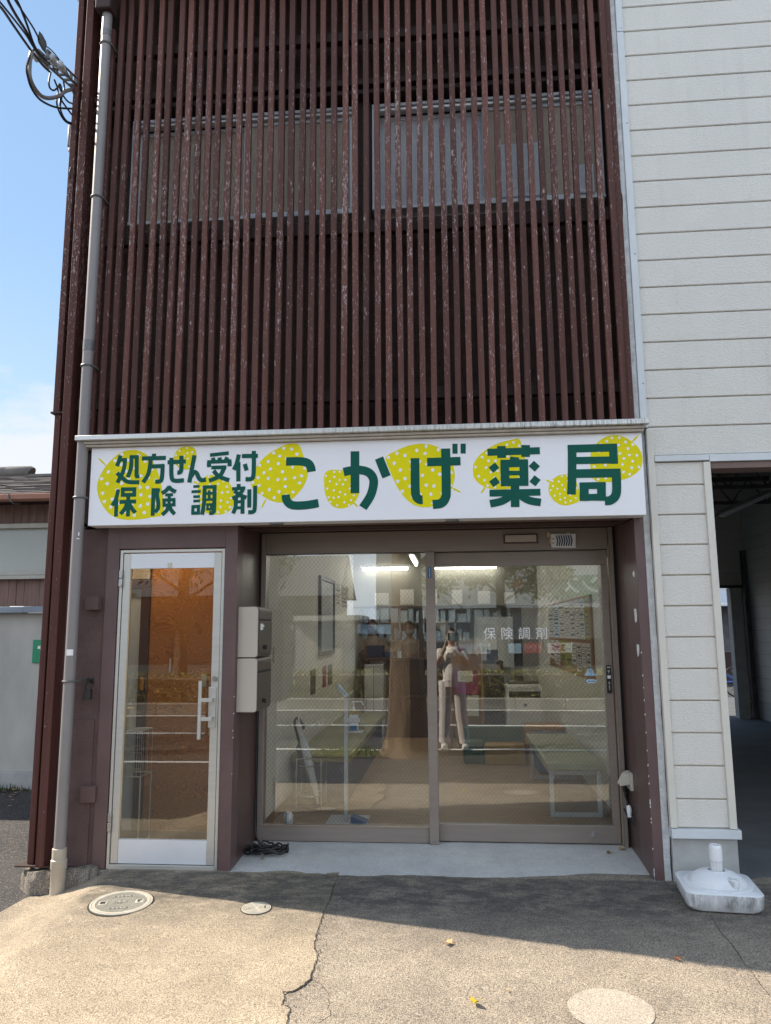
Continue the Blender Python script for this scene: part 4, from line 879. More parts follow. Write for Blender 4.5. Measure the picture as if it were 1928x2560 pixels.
mb = MB(); mb.tube(catmull([(3.122, .44, .39), (3.128, .44, .35), (3.140, .43, .31), (3.148, .415, .275), (3.155, .40, .235), (3.158, .39, .20)], 6), .005, 8)
mb.tube(catmull([(3.158, .39, .20), (3.150, .43, .215), (3.135, .52, .255), (3.135, .535, .28), (3.136, .535, .36)], 6), .0045, 8); obj('cord', mb, m_black, t)
mb = MB(); mb.ball((3.142, .425, .275), (.016, .026, .036), 12, 8).tube([(3.140, .432, .305), (3.143, .42, .24)], .014, 10); obj('wrapped_tape', mb, m_white, t)

# ---------------------------------------------------------------- umbrella base
def dirty_white():
    m, T, b = newmat('dirty_white_plastic'); sp = T.n('ShaderNodeSeparateXYZ'); T.l(T.n('ShaderNodeTexCoord').outputs['Object'], sp.inputs[0])
    ge = T.n('ShaderNodeNewGeometry'); nz = T.n('ShaderNodeSeparateXYZ'); T.l(ge.outputs['Normal'], nz.inputs[0])
    side = T.ramp(T.math('ABSOLUTE', nz.outputs['Z']), [(.3, 1.0), (.8, 0.0)])
    front = T.ramp(T.math('ADD', T.math('MULTIPLY', sp.outputs['Y'], -2), .2), [(.25, .25), (.6, 1.0)])
    n = T.ramp(T.noise(T.coords((22, 22, 5)), 1, 8, .75), [(.36, 0.0), (.58, 1.0)])
    n2 = T.ramp(T.noise(T.coords((5, 5, 5)), 1, 3), [(.35, .25), (.55, 1.0)])
    k = T.math('MULTIPLY', T.math('MULTIPLY', side, front), T.math('MULTIPLY', n, n2))
    T.l(T.mix(T.math('MULTIPLY', k, .75), (.78, .79, .80), (.05, .045, .035)), b.inputs['Base Color']); b.inputs['Roughness'].default_value = .38; return m
m_ub = dirty_white()
ub = thing('parasol_stand', 'white water filled parasol stand with dirty front and empty pole tube before the cream pillar', 'parasol stand', (3.425, -.265, -.012))
ub.rotation_euler = (0, 0, R(-6))
def rsq(h, r, n=6):
    o = []
    for cx, cy, a0 in ((1, 1, 0), (-1, 1, 90), (-1, -1, 180), (1, -1, 270)):
        for k in range(n + 1): a = R(a0 + 90 * k / n); o.append((cx * (h - r) + r * math.cos(a), cy * (h - r) + r * math.sin(a)))
    return o
mb = MB(); lay = []; n = 28
prof = [(.142, .0, .05), (.168, .004, .055), (.182, .022, .055), (.188, .075, .055), (.187, .086, .055), (.180, .092, .054)]
for h, z, r in prof:
    for (x, y) in rsq(h, r):
        zz = z
        if z < .03:   # scalloped foot openings in the middle of each side
            d = min(abs(x), abs(y)) if True else 0
            zz = z + .030 * max(0, 1 - (d / .045) ** 2)
        lay.append((x, y, zz))
fs = [(l * n + i, l * n + (i + 1) % n, (l + 1) * n + (i + 1) % n, (l + 1) * n + i) for l in range(len(prof) - 1) for i in range(n)]
fs += [tuple(range(n)), tuple((len(prof) - 1) * n + i for i in range(n))]
O = Vector((3.425, -.265, -.012))
mb.add([Vector(p) + O for p in lay], fs, True); obj('tank', mb, m_ub, ub)
mb = MB(); mb.lathe([(.172, .0915), (.168, .097), (.160, .0985), (.146, .099), (.140, .107), (.124, .124), (.098, .140), (.066, .150), (.048, .152), (.046, .155), (.042, .155), (.040, .138), (.0, .138)], O, 48); obj('dome', mb, m_ub, ub)
mb = MB(); mb.lathe([(.026, .136), (.026, .220), (.0, .220)], O, 18); 
for k in range(12):
    a = R(30 * k); mb.box(*(lambda x, y: (x - .003, x + .003, y - .003, y + .003))(O.x + .0265 * math.cos(a), O.y + .0265 * math.sin(a)), O.z + .136, O.z + .215)
obj('pole_tube', mb, m_ub, ub)
mb = MB(); mb.lathe([(.027, .205), (.0335, .203), (.0335, .207), (.0325, .262), (.030, .275), (.026, .279), (.022, .279), (.021, .235), (.0, .235)], O, 28); obj('clamp_collar', mb, m_white, ub)
mb = MB(); c = (O.x + .055, O.y - .10, O.z); mb.lathe([(.034, .095), (.027, .134), (.024, .139), (.015, .140), (.015, .147), (.008, .148), (.0, .146)], c, 20); obj('filler_cap', mb, m_ub, ub)
obj('dome_dimple', MB().lathe([(.014, 0), (.010, .004), (.0, .005)], (O.x - .075, O.y - .065, O.z + .122), 16).lathe([(.014, 0), (.010, .004), (.0, .005)], (O.x + .105, O.y + .02, O.z + .119), 16), m_ub, ub)

# ---------------------------------------------------------------- manholes
mh = thing('manhole_cover', 'larger pale round sewer cover with diamond grid and two lifting pockets', 'manhole cover', (.322, -.495, g(.322, -.495) + .0078))
def tilt(o, x, y): 
    e = .05; nx = (g(x + e, y) - g(x - e, y)) / (2 * e); ny = (g(x, y + e) - g(x, y - e)) / (2 * e)
    o.rotation_euler = (math.atan(ny), -math.atan(nx), R(14))
tilt(mh, .322, -.495)
O2 = Vector(mh.location); rot2 = None
obj('ring', MB().lathe([(.158, .001), (.158, .006), (.149, .007), (.147, .003), (.146, .007), (.130, .0075), (.128, .003)], O2, 64), m_lid, mh)
obj('rim_gap', MB().lathe([(.168, .0002), (.168, .0012), (.157, .0014), (.157, .0002)], O2, 64), m_crack, mh)
obj('lid_floor', MB().lathe([(.1285, .0005), (.1285, .0032), (0, .0034)], O2, 64), m_lid_d, mh)
mb = MB(); p = .0150
for sgn in (1, -1):
    for k in range(-17, 18):
        c = k * p; hl = math.sqrt(max(0, .127 ** 2 - (c * .80) ** 2))
        a = R(33 * sgn); d = Vector((math.cos(a), math.sin(a), 0)); nn = Vector((-d.y, d.x, 0)); c2 = c * .80
        if hl < .01: continue
        A_, B_ = O2 + nn * c2 - d * hl, O2 + nn * c2 + d * hl; w_ = nn * .0015; z0, z1 = Vector((0, 0, .003)), Vector((0, 0, .0066 + .0003 * sgn))
        mb.add([A_ - w_ + z0, A_ + w_ + z0, B_ + w_ + z0, B_ - w_ + z0, A_ - w_ + z1, A_ + w_ + z1, B_ + w_ + z1, B_ - w_ + z1], [(4, 5, 6, 7), (0, 1, 5, 4), (2, 3, 7, 6), (1, 2, 6, 5), (0, 3, 7, 4)])
obj('grid', mb, m_lid, mh)
for sx in (-1, 1):
    obj('lifting_pocket', MB().box(O2.x + sx * .092 - .021, O2.x + sx * .092 + .021, O2.y - .022, O2.y + .022, O2.z + .003, O2.z + .0078), m_lid, mh, .002)
    if sx < 0: mb = MB().box(O2.x - .106, O2.x - .080, O2.y - .014, O2.y + .014, O2.z + .0070, O2.z + .0083)
    else: mb = MB().prism([(O2.x + .080, O2.y + .016), (O2.x + .106, O2.y + .016), (O2.x + .090, O2.y - .015), (O2.x + .082, O2.y - .015)], 'z', O2.z + .0070, O2.z + .0083)
    obj('pocket_hole', mb, m_dkframe, mh)
obj('name_plate', MB().prism([(O2.x + .034 * math.cos(t), O2.y + .017 * math.sin(t)) for t in frange(0, 6.283, 24)[:-1]], 'z', O2.z + .004, O2.z + .0074), m_lid_d, mh)
text('lettering', '汚水', (O2.x, O2.y, O2.z + .0078), .027, m_lid, mh, rot=(0, 0, 0), ext=.0006, off=.0006, sp=1.1)
for s in (1, -1):
    mb = MB().box(O2.x - .050, O2.x + .050, O2.y + s * .078 - .009, O2.y + s * .078 + .009, O2.z + .004, O2.z + .0073); obj('label_band', mb, m_lid_d, mh)
    mb = MB()
    for k, (xx, ww) in enumerate(((-.050, .003), (-.034, .011), (-.016, .011), (.006, .010), (.022, .010), (.047, .003))):
        mb.box(O2.x + xx, O2.x + xx + ww, O2.y + s * .078 - (.009 if ww < .004 else .005), O2.y + s * .078 + (.009 if ww < .004 else .005), O2.z + .0068, O2.z + .0080)
    obj('label_marks', mb, m_lid, mh)
sm = thing('drain_lid', 'smaller pale round drain lid with concentric grooves', 'drain lid', (1.048, -.519, g(1.048, -.519) + .0078)); tilt(sm, 1.048, -.519)
O3 = Vector(sm.location); prof = [(.075, .0), (.075, .005), (.072, .006), (.069, .006)]
for k in range(7):
    r = .068 - k * .0088; prof += [(r, .0036), (r - .0022, .0036), (r - .0024, .0062), (r - .0080, .0062)]
prof += [(0, .006)]
obj('lid', MB().lathe(prof, O3, 48), m_lid, sm)
obj('rim_gap', MB().lathe([(.080, .0002), (.080, .0012), (.0745, .0014), (.0745, .0002)], O3, 48), m_crack, sm)
obj('lid_grooves', MB().lathe([(.071, .0005), (.071, .0040), (0, .0042)], O3, 48), m_lid_d, sm)
obj('lid_slot', MB().box(O3.x + .040, O3.x + .050, O3.y - .016, O3.y + .016, O3.z + .0055, O3.z + .0068), m_lid_d, sm, .001)
mb = MB()
for k in range(4): a = R(20 + 90 * k); mb.tube([(O3.x + .012 * math.cos(a), O3.y + .012 * math.sin(a), O3.z + .0062), (O3.x + .066 * math.cos(a), O3.y + .066 * math.sin(a), O3.z + .0062)], .0016, 6)
obj('lid_ribs', mb, m_lid, sm)

# ---------------------------------------------------------------- fallen leaves
def leafmat(n, c): return M(n, c, .6, var=.15, vs=60)
def fan(name, x, y, s, a, mat, lab, curl=.3, z=None):
    z = (g(x, y) + .014) if z is None else z
    mb = MB(); vs = [(0, 0, 0)]; n = 12
    for k in range(n + 1):
        t = R(-62 + 124 * k / n); rr = s * (1 + .06 * math.sin(k * 2.3)) * (.72 if k == n // 2 else 1)
        vs.append((rr * math.sin(t), rr * math.cos(t), .002 + curl * s * (abs(math.sin(t)) ** 1.5) + .1 * s * math.sin(k)))
    P = Matrix.Rotation(a, 4, 'Z'); q = [P @ Vector(v) + Vector((x, y, z)) for v in vs]
    fs = [(0, k + 1, k + 2) for k in range(n)]
    mb.add(q, fs); mb.add([v - Vector((0, 0, .0012)) for v in q], [tuple(reversed(f)) for f in fs])
    d = P @ Vector((0.1, -1, .1)); mb.tube([q[0], q[0] + d * s * .5 + Vector((0, 0, .002)), q[0] + d * s * .9], .0011, 5)
    return tag(obj(name, mb, mat), lab, 'leaf', 'fallen leaves')
l_y = leafmat('yellow_leaf', (.62, .43, .03)); l_t = leafmat('tan_leaf', (.50, .34, .16)); l_r = leafmat('rust_leaf', (.35, .13, .05)); l_b = leafmat('dry_brown_leaf', (.30, .19, .10))
fan('fallen_leaf', 2.150, -1.352, .030, 2.2, l_y, 'bright yellow curled leaf on the sunlit concrete near the pale round patch', .55)
fan('fallen_leaf', 2.047, -.862, .034, 1.0, l_t, 'tan fan shaped leaf lying on the sunlit concrete just outside the shadow edge')
fan('fallen_leaf', 3.027, -.953, .022, .4, l_r, 'small rust coloured leaf at the shadow edge left of the parasol base')
fan('fallen_leaf', 3.02, .43, .030, 1.3, l_b, 'dry brown leaf on the entrance slab near the right jamb, the outer one', .2, .03)
fan('fallen_leaf', 3.09, .49, .034, -.8, l_t, 'dry tan leaf wedged in the corner of the sliding door and right jamb', .4, .034)
fan('fallen_leaf', .90, .205, .020, .9, l_b, 'brown leaf scrap on the slab in front of the cable coil', .3, .019)
fan('fallen_leaf', .86, .455, .026, 2.0, l_t, 'pale dry leaf beside the cable under the glass panel', .5, .036)
fan('fallen_leaf', 2.27, -1.26, .010, .3, l_t, 'tiny orange leaf scrap on the sunlit concrete beyond the yellow leaf')
fan('fallen_leaf', .12, -.20, .014, .3, l_t, 'small tan leaf scrap on the shaded mortar below the side door')

# ---------------------------------------------------------------- cream siding building on the right
sb = thing('siding_building', 'cream building clad in embossed horizontal siding with an open passage at ground level', 'building', (3.6, 0, 0))
def boards(mb, xa, xb, zs, yf, th=.014, gap=.0065):
    zs = sorted(zs)
    for a, b in zip(zs, zs[1:]):
        c = .004
        vs = [(xa, yf + c, a + gap / 2), (xb, yf + c, a + gap / 2), (xb, yf, a + gap / 2 + c), (xa, yf, a + gap / 2 + c), (xb, yf, b - gap / 2 - c), (xa, yf, b - gap / 2 - c), (xb, yf + c, b - gap / 2), (xa, yf + c, b - gap / 2),
              (xa, yf + th, a + gap / 2), (xb, yf + th, a + gap / 2), (xb, yf + th, b - gap / 2), (xa, yf + th, b - gap / 2)]
        mb.add(vs, [(0, 1, 2, 3), (3, 2, 4, 5), (5, 4, 6, 7), (8, 9, 1, 0), (7, 6, 10, 11), (0, 3, 5, 7, 11, 8), (1, 9, 10, 6, 4, 2)])
ZL = [2.4107 + .179 * k for k in range(0, 24)]
mb = MB(); boards(mb, 3.276, 9.0, ZL, -.02); obj('upper_siding', mb, m_siding, sb)
obj('wall_core', B(3.27, 9.0, -.0065, .12, 2.4150, 6.7), m_groove, sb)
obj('corner_trim', MB().box(3.2335, 3.2755, -.040, .0, 2.585, 5.26).box(3.2335, 3.2755, -.042, .0, 5.262, 6.7), m_trim_w, sb, .002)
obj('trim_screw', MB().tube([(3.262, -.0425, 5.285), (3.262, -.038, 5.285)], .004, 8).tube([(3.262, -.0425, 4.60), (3.262, -.038, 4.60)], .004, 8).tube([(3.262, -.0425, 3.70), (3.262, -.038, 3.70)], .004, 8).tube([(3.262, -.0425, 2.86), (3.262, -.038, 2.86)], .004, 8), m_clamp, sb)
obj('corner_trim', B(3.2655, 3.3025, -.034, .0, .290, 2.575), m_trim, sb, .002)
obj('drip_cap', MB().box(3.3035, 3.620, -.038, .0, 2.374, 2.4085).box(3.6212, 9.0, -.038, .0, 2.366, 2.4085), m_trim_w, sb, .002)
obj('beam_soffit', MB().box(3.627, 9.0, -.022, .13, 2.325, 2.3645), m_soffit, sb, .002)
pz = [2.3735] + [2.232 - .179 * k for k in range(0, 11)]; pz = [z for z in pz if z > .33] + [.288]
mb = MB(); boards(mb, 3.303, 3.584, pz, -.018); obj('pillar_siding', mb, m_siding, sb)
obj('pillar_core', B(3.27, 3.620, -.006, .30, .286, 2.372), m_groove, sb)
obj('corner_trim', B(3.5845, 3.6245, -.034, .02, .288, 2.3655), m_trim, sb, .002)
obj('pillar_return', B(3.6205, 3.6235, .021, .30, .288, 2.372), m_trim, sb)
obj('base_sill', B(3.266, 3.640, -.048, .30, .238, .2855), m_trim_w, sb, .002)
obj('base_wall', B(3.272, 3.6245, -.016, .30, -.08, .237), m_found, sb, .003)
# passage: floor, left wall, ceiling with trussed beams, rear wall with an opening widened out of view to let daylight in, right wall
obj('passage_floor', MB().add([(3.626, .06, .0035), (9, .06, .0035), (9, 11.5, .006), (3.626, 11.5, .006)], [(0, 1, 2, 3)]), m_passfloor, kind='structure')
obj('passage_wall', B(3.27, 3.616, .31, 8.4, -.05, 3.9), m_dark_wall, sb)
obj('passage_ceiling', B(3.27, 9.0, .13, 8.6, 3.92, 4.0), m_dark_ceil, sb)
for k, y in enumerate((1.6, 2.9, 4.2, 5.5, 6.8)):
    mb = MB(); zt, zb = 3.55, 3.20; mb.box(3.62, 9, y - .03, y + .03, zt - .03, zt + .03).box(3.62, 9, y - .03, y + .03, zb - .025, zb + .025)
    x = 3.7
    while x < 8.8: mb.tube([(x, y, zb), (x + .25, y, zt), (x + .5, y, zb)], .013, 6); x += .5
    obj('roof_truss', mb, m_dark_ceil, sb)
for x in (4.6, 5.9, 7.2): obj('purlin', B(x - .03, x + .03, .2, 8, 3.62, 3.72), m_dark_ceil, sb)
zz = [.27 + .179 * k for k in range(0, 21)]
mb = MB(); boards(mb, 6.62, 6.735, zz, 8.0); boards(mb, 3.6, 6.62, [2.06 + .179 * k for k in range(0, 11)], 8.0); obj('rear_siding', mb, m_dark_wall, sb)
obj('rear_core', MB().box(6.62, 6.735, 8.013, 8.12, 0, 3.9).box(3.6, 6.62, 8.013, 8.12, 2.045, 3.9), m_groove, sb)
obj('opening_lintel', B(3.62, 6.76, 7.97, 8.0, 2.01, 2.055), m_dark_ceil, sb)
mb = MB()
for a, b in zip(zz, zz[1:]):
    mb.box(6.742, 6.755, .3, 7.98, a + .0045, b - .0045)
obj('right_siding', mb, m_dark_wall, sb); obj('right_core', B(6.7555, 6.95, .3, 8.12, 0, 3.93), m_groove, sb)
obj('right_base', B(6.735, 6.85, .3, 7.98, 0, .262), m_found, sb)
obj('corner_post', B(6.675, 6.738, 7.86, 7.965, .0, 2.6), m_dark_ceil, sb, .004)
obj('concrete_post', B(6.435, 6.60, 7.82, 7.99, .0, 2.005), m_found, sb, .006)
obj('base_sill', B(6.605, 6.67, 7.95, 8.0, .235, .268), m_trim, sb)
t = thing('hanging_lamp', 'unlit fluorescent batten lamp hanging at a slant under the passage ceiling', 'lamp', (5.6, 5.0, 3.0))
q0, q1 = Vector((5.42, 5.0, 2.78)), Vector((5.98, 5.0, 3.02)); d = (q1 - q0).normalized()
obj('lamp_body', MB().tube([q0 - d * .04, q0, q1, q1 + d * .05], [.03, .10, .10, .05], 8, sy=.45), m_grey_w, t)
obj('lamp_bracket', MB().tube([q1, q1 + Vector((.35, .0, .08)), q1 + Vector((.55, 0, .55))], .012, 6).tube([q0 + Vector((-.02, 0, 0)), q0 + Vector((-.3, 0, -.12)), q0 + Vector((-.35, 0, .4))], .010, 6), m_dark_ceil, t)
# seen through the rear opening
t = thing('white_house', 'far white building glimpsed through the rear opening of the passage', 'building', (6.5, 17, 0))
mb = MB(); 
for k in range(10): mb.box(2, 12, 17.0, 17.05, 2.05 + k * .3, 2.33 + k * .3)
obj('white_wall', mb, m_trim_w, t); obj('dark_shutter', B(2, 12, 16.9, 16.98, .75, 2.03), m_dark_ceil, t); obj('brown_base', B(2, 12, 16.92, 17, -.1, .74), m_rail, t)
obj('awning', MB().prism([(16.2, 1.95), (16.9, 2.3), (16.9, 2.36), (16.2, 2.0)], 'x', 2, 12), m_grey_w, t)
bk = thing('bicycle', 'blue bicycle parked in the sun seen through the rear opening of the passage', 'bicycle', (7.4, 12.2, -.06))
for x in (6.98, 8.0):
    mb = MB(); ring = [(x + .32 * math.cos(a), 12.2, .27 + .32 * math.sin(a)) for a in frange(0, 6.283, 28)[:-1]]; mb.tube(ring, .017, 8, closed=True); wh = obj('wheel', mb, m_black, bk)
    mb = MB()
    for k in range(18): a = R(20 * k); mb.tube([(x, 12.2, .27), (x + .31 * math.cos(a), 12.2, .27 + .31 * math.sin(a))], .0022, 4)
    obj('spokes', mb, m_chrome, wh)
m_bluebike = M('blue_bike_paint', (.03, .13, .42), .3)
mb = MB(); 
for a, b in (((8.0, .27), (7.42, .25)), ((7.42, .25), (7.30, .75)), ((7.42, .25), (7.08, .70)), ((7.30, .68), (8.0, .27)), ((6.98, .27), (7.10, .92)), ((7.33, .62), (7.09, .78))): mb.tube([(a[0], 12.2, a[1]), (b[0], 12.2, b[1])], .016, 8)
mb.tube([(6.7, 12.2, .46), (6.8, 12.2, .58), (6.98, 12.2, .63), (7.2, 12.2, .55)], .018, 6)
obj('frame', mb, m_bluebike, bk)
obj('handlebar', MB().tube([(7.10, 12.2, .92), (7.08, 12.2, .98)], .012, 6).tube([(7.2, 11.95, 1.0), (7.08, 12.05, 1.0), (7.08, 12.35, 1.0), (7.2, 12.45, 1.0)], .011, 6), m_chrome, bk)
obj('saddle', MB().ball((7.28, 12.2, .80), (.13, .07, .035)), m_black, bk)
obj('basket', MB().box(6.80, 7.02, 12.05, 12.35, .72, .94), m_chrome, bk)

# ---------------------------------------------------------------- neighbouring house on the left
nh = thing('neighbour_house', 'low old house with grey plastered wall, brown board bands and dark tiled roof', 'house', (-3, 2.3, 0))
XE = -.49
obj('wall', B(-9, XE, 2.30, 2.5, -.12, 1.572), M('weathered_plaster', (.44, .43, .395), .9, var=.16, vs=3, bump=.25, bs=40, st=(1, 1, .4)), nh)
mb = MB(); vs = []
obj('plinth', MB().box(-9, XE, 2.25, 2.3, -.12, .135), m_found, nh, .006)
obj('ledge', MB().box(-9, -1.92, 2.22, 2.31, 1.572, 1.628).box(-1.918, XE, 2.217, 2.31, 1.574, 1.630), M('blue_grey_flashing', (.23, .27, .32), .5, .3, var=.15), nh, .003)
m_vb = M('faded_brown_boards', (.20, .125, .105), .75, var=.22, vs=5, st=(4, 1, .6))
def vboards(z0, z1, name):
    mb = MB(); x = -3.4
    while x < XE: mb.box(x, x + .0735, 2.262 + random.uniform(0, .004), 2.3, z0 + random.uniform(0, .006), z1); x += .0765
    mb.box(-9, -3.4, 2.266, 2.3, z0, z1)
    obj(name, mb, m_vb, nh)
vboards(1.632, 1.885, 'board_band'); vboards(2.418, 2.62, 'board_band')
wf = obj('window', MB().box(-9, XE, 2.22, 2.3, 2.372, 2.416).box(-9, XE, 2.22, 2.3, 1.925, 1.972).box(-9, XE, 2.20, 2.3, 1.886, 1.922), M('pale_grey_sash', (.44, .43, .38), .6, var=.12), nh, .003)
def frosted():
    m, T, b = newmat('frosted_glass'); b.inputs['Base Color'].default_value = (.42, .45, .42, 1); b.inputs['Roughness'].default_value = .35
    T.l(T.bump(T.noise(T.coords((1, 1, .5)), 130, 2), .5, .01), b.inputs['Normal']); return m
obj('pane', B(-9, XE, 2.262, 2.27, 1.973, 2.371), frosted(), wf)
mb = MB(); ys0, zs0, ys1, zs1, NR = 1.98, 2.640, 4.35, 3.335, 15
for k in range(NR):
    a, b = k / NR, (k + 1) / NR; ya, yb = ys0 + (ys1 - ys0) * a, ys0 + (ys1 - ys0) * b; za, zb = zs0 + (zs1 - zs0) * a, zs0 + (zs1 - zs0) * b
    x = -9 if k % 2 else -9.13
    while x < XE:
        x2 = min(x + .27, XE); j = random.uniform(-.003, .005)
        mb.add([(x, ya, za + .014 + j), (x2 - .006, ya, za + .014 + j), (x2 - .006, yb, zb + .004), (x, yb, zb + .004), (x, ya, za - .02), (x2 - .006, ya, za - .02)], [(0, 1, 2, 3), (4, 5, 1, 0)]); x += .27
obj('roof', mb, M('dark_slate_tiles', (.085, .072, .068), .75, var=.3, vs=9, bump=.3, bs=60), nh, fix=False)
mb = MB(); mb.box(-9, XE, 4.30, 4.42, 3.28, 3.355)
x = -9
while x < -3.42: mb.tube([(x, 4.36, 3.39), (x + .30, 4.36, 3.39), (x + .31, 4.36, 3.385)], [.085, .080, .07], 12); x += .29
obj('ridge_tiles', mb, M('ridge_tile_grey', (.17, .16, .145), .8, var=.25), nh)
obj('gutter', MB().prism([(1.955, 2.655), (1.93, 2.648), (1.93, 2.600), (1.955, 2.585), (1.99, 2.585), (2.005, 2.60), (2.005, 2.648)], 'x', -9, XE), M('terracotta_gutter', (.33, .155, .10), .5, var=.08), nh, .004)
obj('gutter_hook', MB().tube([(-1.96, 1.925, 2.655), (-1.955, 1.92, 2.61), (-1.93, 1.925, 2.575), (-1.92, 1.95, 2.56), (-1.89, 2.0, 2.565)], .006, 6), m_clamp, nh)
obj('under_roof', MB().prism([(2.0, 2.63), (4.3, 3.28), (4.3, 2.6), (2.3, 2.6)], 'x', -9, XE), m_rail, nh)
np_ = thing('number_plate', 'small green plate with a white 1 on the grey wall of the old house', 'number plate', (-1.73, 2.29, 1.11))
obj('plate', B(-1.840, -1.625, 2.285, 2.2985, 1.110, 1.322), M('green_plate', (.01, .26, .13), .4, var=.03), np_, .003)
mb = MB(); mb.prism([(-1.752, 1.135), (-1.700, 1.135), (-1.700, 1.302), (-1.742, 1.302), (-1.752, 1.270), (-1.790, 1.262), (-1.790, 1.238), (-1.752, 1.238)], 'y', 2.2825, 2.2848); obj('number', mb, m_letter, np_)
# dry leaves and weeds along the foot of the plaster wall
mb = MB()
for _ in range(260):
    x, y = random.uniform(-4.5, -.7), 2.24 - abs(random.gauss(0, .22)); a = random.uniform(0, 6.28); s = random.uniform(.012, .034); z = g(x, y) + .006
    mb.add([(x + s * math.cos(a + k * 1.57) * (1 if k % 2 else .55), y + s * math.sin(a + k * 1.57) * (1 if k % 2 else .55), z + random.uniform(0, .016)) for k in range(4)], [(0, 1, 2, 3)])
o = obj('leaf_litter', mb, l_b, fix=False); o['kind'] = 'stuff'; tag(o, 'dry leaf litter along the foot of the old grey plastered wall', 'leaf litter')
mb = MB()
for _ in range(150):
    x, y = random.gauss(-2.05, .16), 2.22 - abs(random.gauss(0, .03)); a = random.uniform(0, 6.28); h_ = random.uniform(.02, .075); w_ = .006
    d = Vector((math.cos(a), math.sin(a), 0)); b0 = Vector((x, y, g(x, y)))
    mb.add([b0 - d * w_, b0 + d * w_, b0 + d * w_ * .3 + Vector((random.uniform(-.02, .02), random.uniform(-.02, .02), h_))], [(0, 1, 2)])
o = obj('weeds', mb, M('weed_green', (.06, .10, .03), .7), fix=False); o['kind'] = 'stuff'; tag(o, 'small green weeds growing at the foot of the old grey plastered wall', 'weeds')

# ---------------------------------------------------------------- overhead cables and their bracket
t = thing('cable_bracket', 'grey perforated steel arm carrying overhead cables at the upper left corner of the brown building', 'bracket', (-.49, .04, 5.19))
q = [Vector(p) for p in CABLES['bracket']]
mb = MB(); a, b = q[0], q[-1]; d = (b - a).normalized(); up = Vector((0, 0, 1)); sdv = d.cross(up).normalized(); nv = sdv.cross(d)
for s in (-1, 1):
    for off in (0, .045): 
        p0, p1 = a + sdv * s * .028 + nv * off, b + sdv * s * .028 + nv * off
        mb.tube([p0, p1], .008, 6)
for k in range(7):
    p = a + (b - a) * k / 6; mb.tube([p - sdv * .03, p + sdv * .03], .009, 6); mb.tube([p + sdv * .028, p + sdv * .028 + nv * .045], .009, 6)
obj('arm', mb, m_clamp, t)
mb = MB(); 
for k, s in ((0.05, .05), (.16, -.03), (.27, .04), (.36, -.04)):
    p = a + (b - a) * k; mb.tube([p - sdv * s, p - sdv * s + nv * .02 - d * .05, p - sdv * s - d * .09], [.022, .026, .012], 10)
obj('insulator', mb, m_grey_w, t)
obj('end_plate', MB().tube([a - d * .02 + nv * .06, a + d * .02 + nv * .12], .03, 6, sx=1.6, sy=.3).tube([b + d * .0, b + d * .02], .05, 8), m_clamp, t)
obj('junction_box', MB().box(-.515, -.4805, -.01, .05, 4.715, 4.88).box(-.51, -.482, .0, .04, 4.68, 4.7149), m_clamp, t, .008)
obj('wall_conduit', MB().tube(catmull([(-.500, .05, 5.17), (-.494, .04, 5.10), (-.490, .04, 5.0), (-.489, .04, 4.88)], 6), .010, 8), m_pvc, t)
for i in range(1, 7):
    mb = MB(); p = [Vector(v) for v in CABLES['run%d' % i]]; d0 = (p[0] - p[2]).normalized()
    ext = [p[0] + d0 * s + Vector((0, 0, .012 * s * s)) for s in (9, 6, 3.5, 1.8, .8)]
    mb.tube(ext[:] + catmull([tuple(v) for v in p], 5), [.0075, .006, .0085, .007, .0055, .004][i - 1], 7)
    tag(obj('overhead_cable', mb, m_cable), 'black overhead cable running from the corner bracket up and out of the picture', 'cable', 'overhead cables')
LL = {'loop1': 'long outermost black cable loop hanging under the corner bracket', 'loop2': 'thick grey sleeved cable loop curving back to the foot of the bracket', 'loop3': 'black cable twisting down from the insulators into the corner boards, the inner one', 'loop4': 'black cable sagging lowest beside the corner boards',
      'loop5': 'short black cable arc entering the corner just below the bracket foot', 'loop6': 'thin straight black cable slanting down to the corner', 'loop7': 'thin black cable dropping from the bracket plate', 'side': 'small black cable loop sticking out from the corner boards below the junction box'}
for k, lab in LL.items():
    mb = MB(); mb.tube(catmull(CABLES[k], 6), {'loop2': .013, 'loop1': .007, 'side': .004}.get(k, .006), 8)
    tag(obj('cable_loop', mb, m_pvc if k == 'loop2' else m_cable), lab, 'cable')

# ---------------------------------------------------------------- shop interior
XL, XR, FZ = .762, 3.188, .042
obj('interior_floor', B(.66, 3.2, .662, 8.8, -.02, FZ), m_infloor, bld)
obj('interior_wall', MB().box(.685, XL, .662, 6.3, FZ, 2.42).box(XR, 3.2035, .662, 8.6, FZ, 2.42).box(-.2, XR, 8.3, 8.4, FZ, 2.42).box(-.2, -.1, 6.3, 8.3, FZ, 2.42).box(-.2, .685, 6.2, 6.3, FZ, 2.42), m_inwall, bld)
obj('interior_ceiling', B(-.33, 3.2035, .62, 8.6, 2.421, 2.50), m_inceil, bld)
obj('skirting', MB().box(XL, XL + .008, .70, 6.3, FZ, .105).box(XR - .008, XR, .70, 6.3, FZ, .105), m_skirt, bld)
obj('interior_header', B(.762, 3.188, .662, .70, 2.0, 2.42), m_inceil, bld)
obj('dispensary_soffit', B(XL, XR, 5.5, 5.6, 1.70, 2.4205), M('soffit_panel', (.30, .29, .24), .7, var=.04), bld)
obj('soffit_edge', B(XL, XR, 5.49, 5.61, 1.675, 1.6995), m_dkframe, bld)
for x, z0, z1, w_ in ((1.66, FZ, 1.675, .03), (2.33, FZ, 1.675, .02), (2.92, FZ, 1.675, .05)): obj('partition_post', B(x - w_, x + w_, 5.52, 5.58, z0, z1), m_dkframe, bld)
obj('partition_panel', B(2.36, 2.86, 5.545, 5.555, .9, 1.55), m_fro, bld)
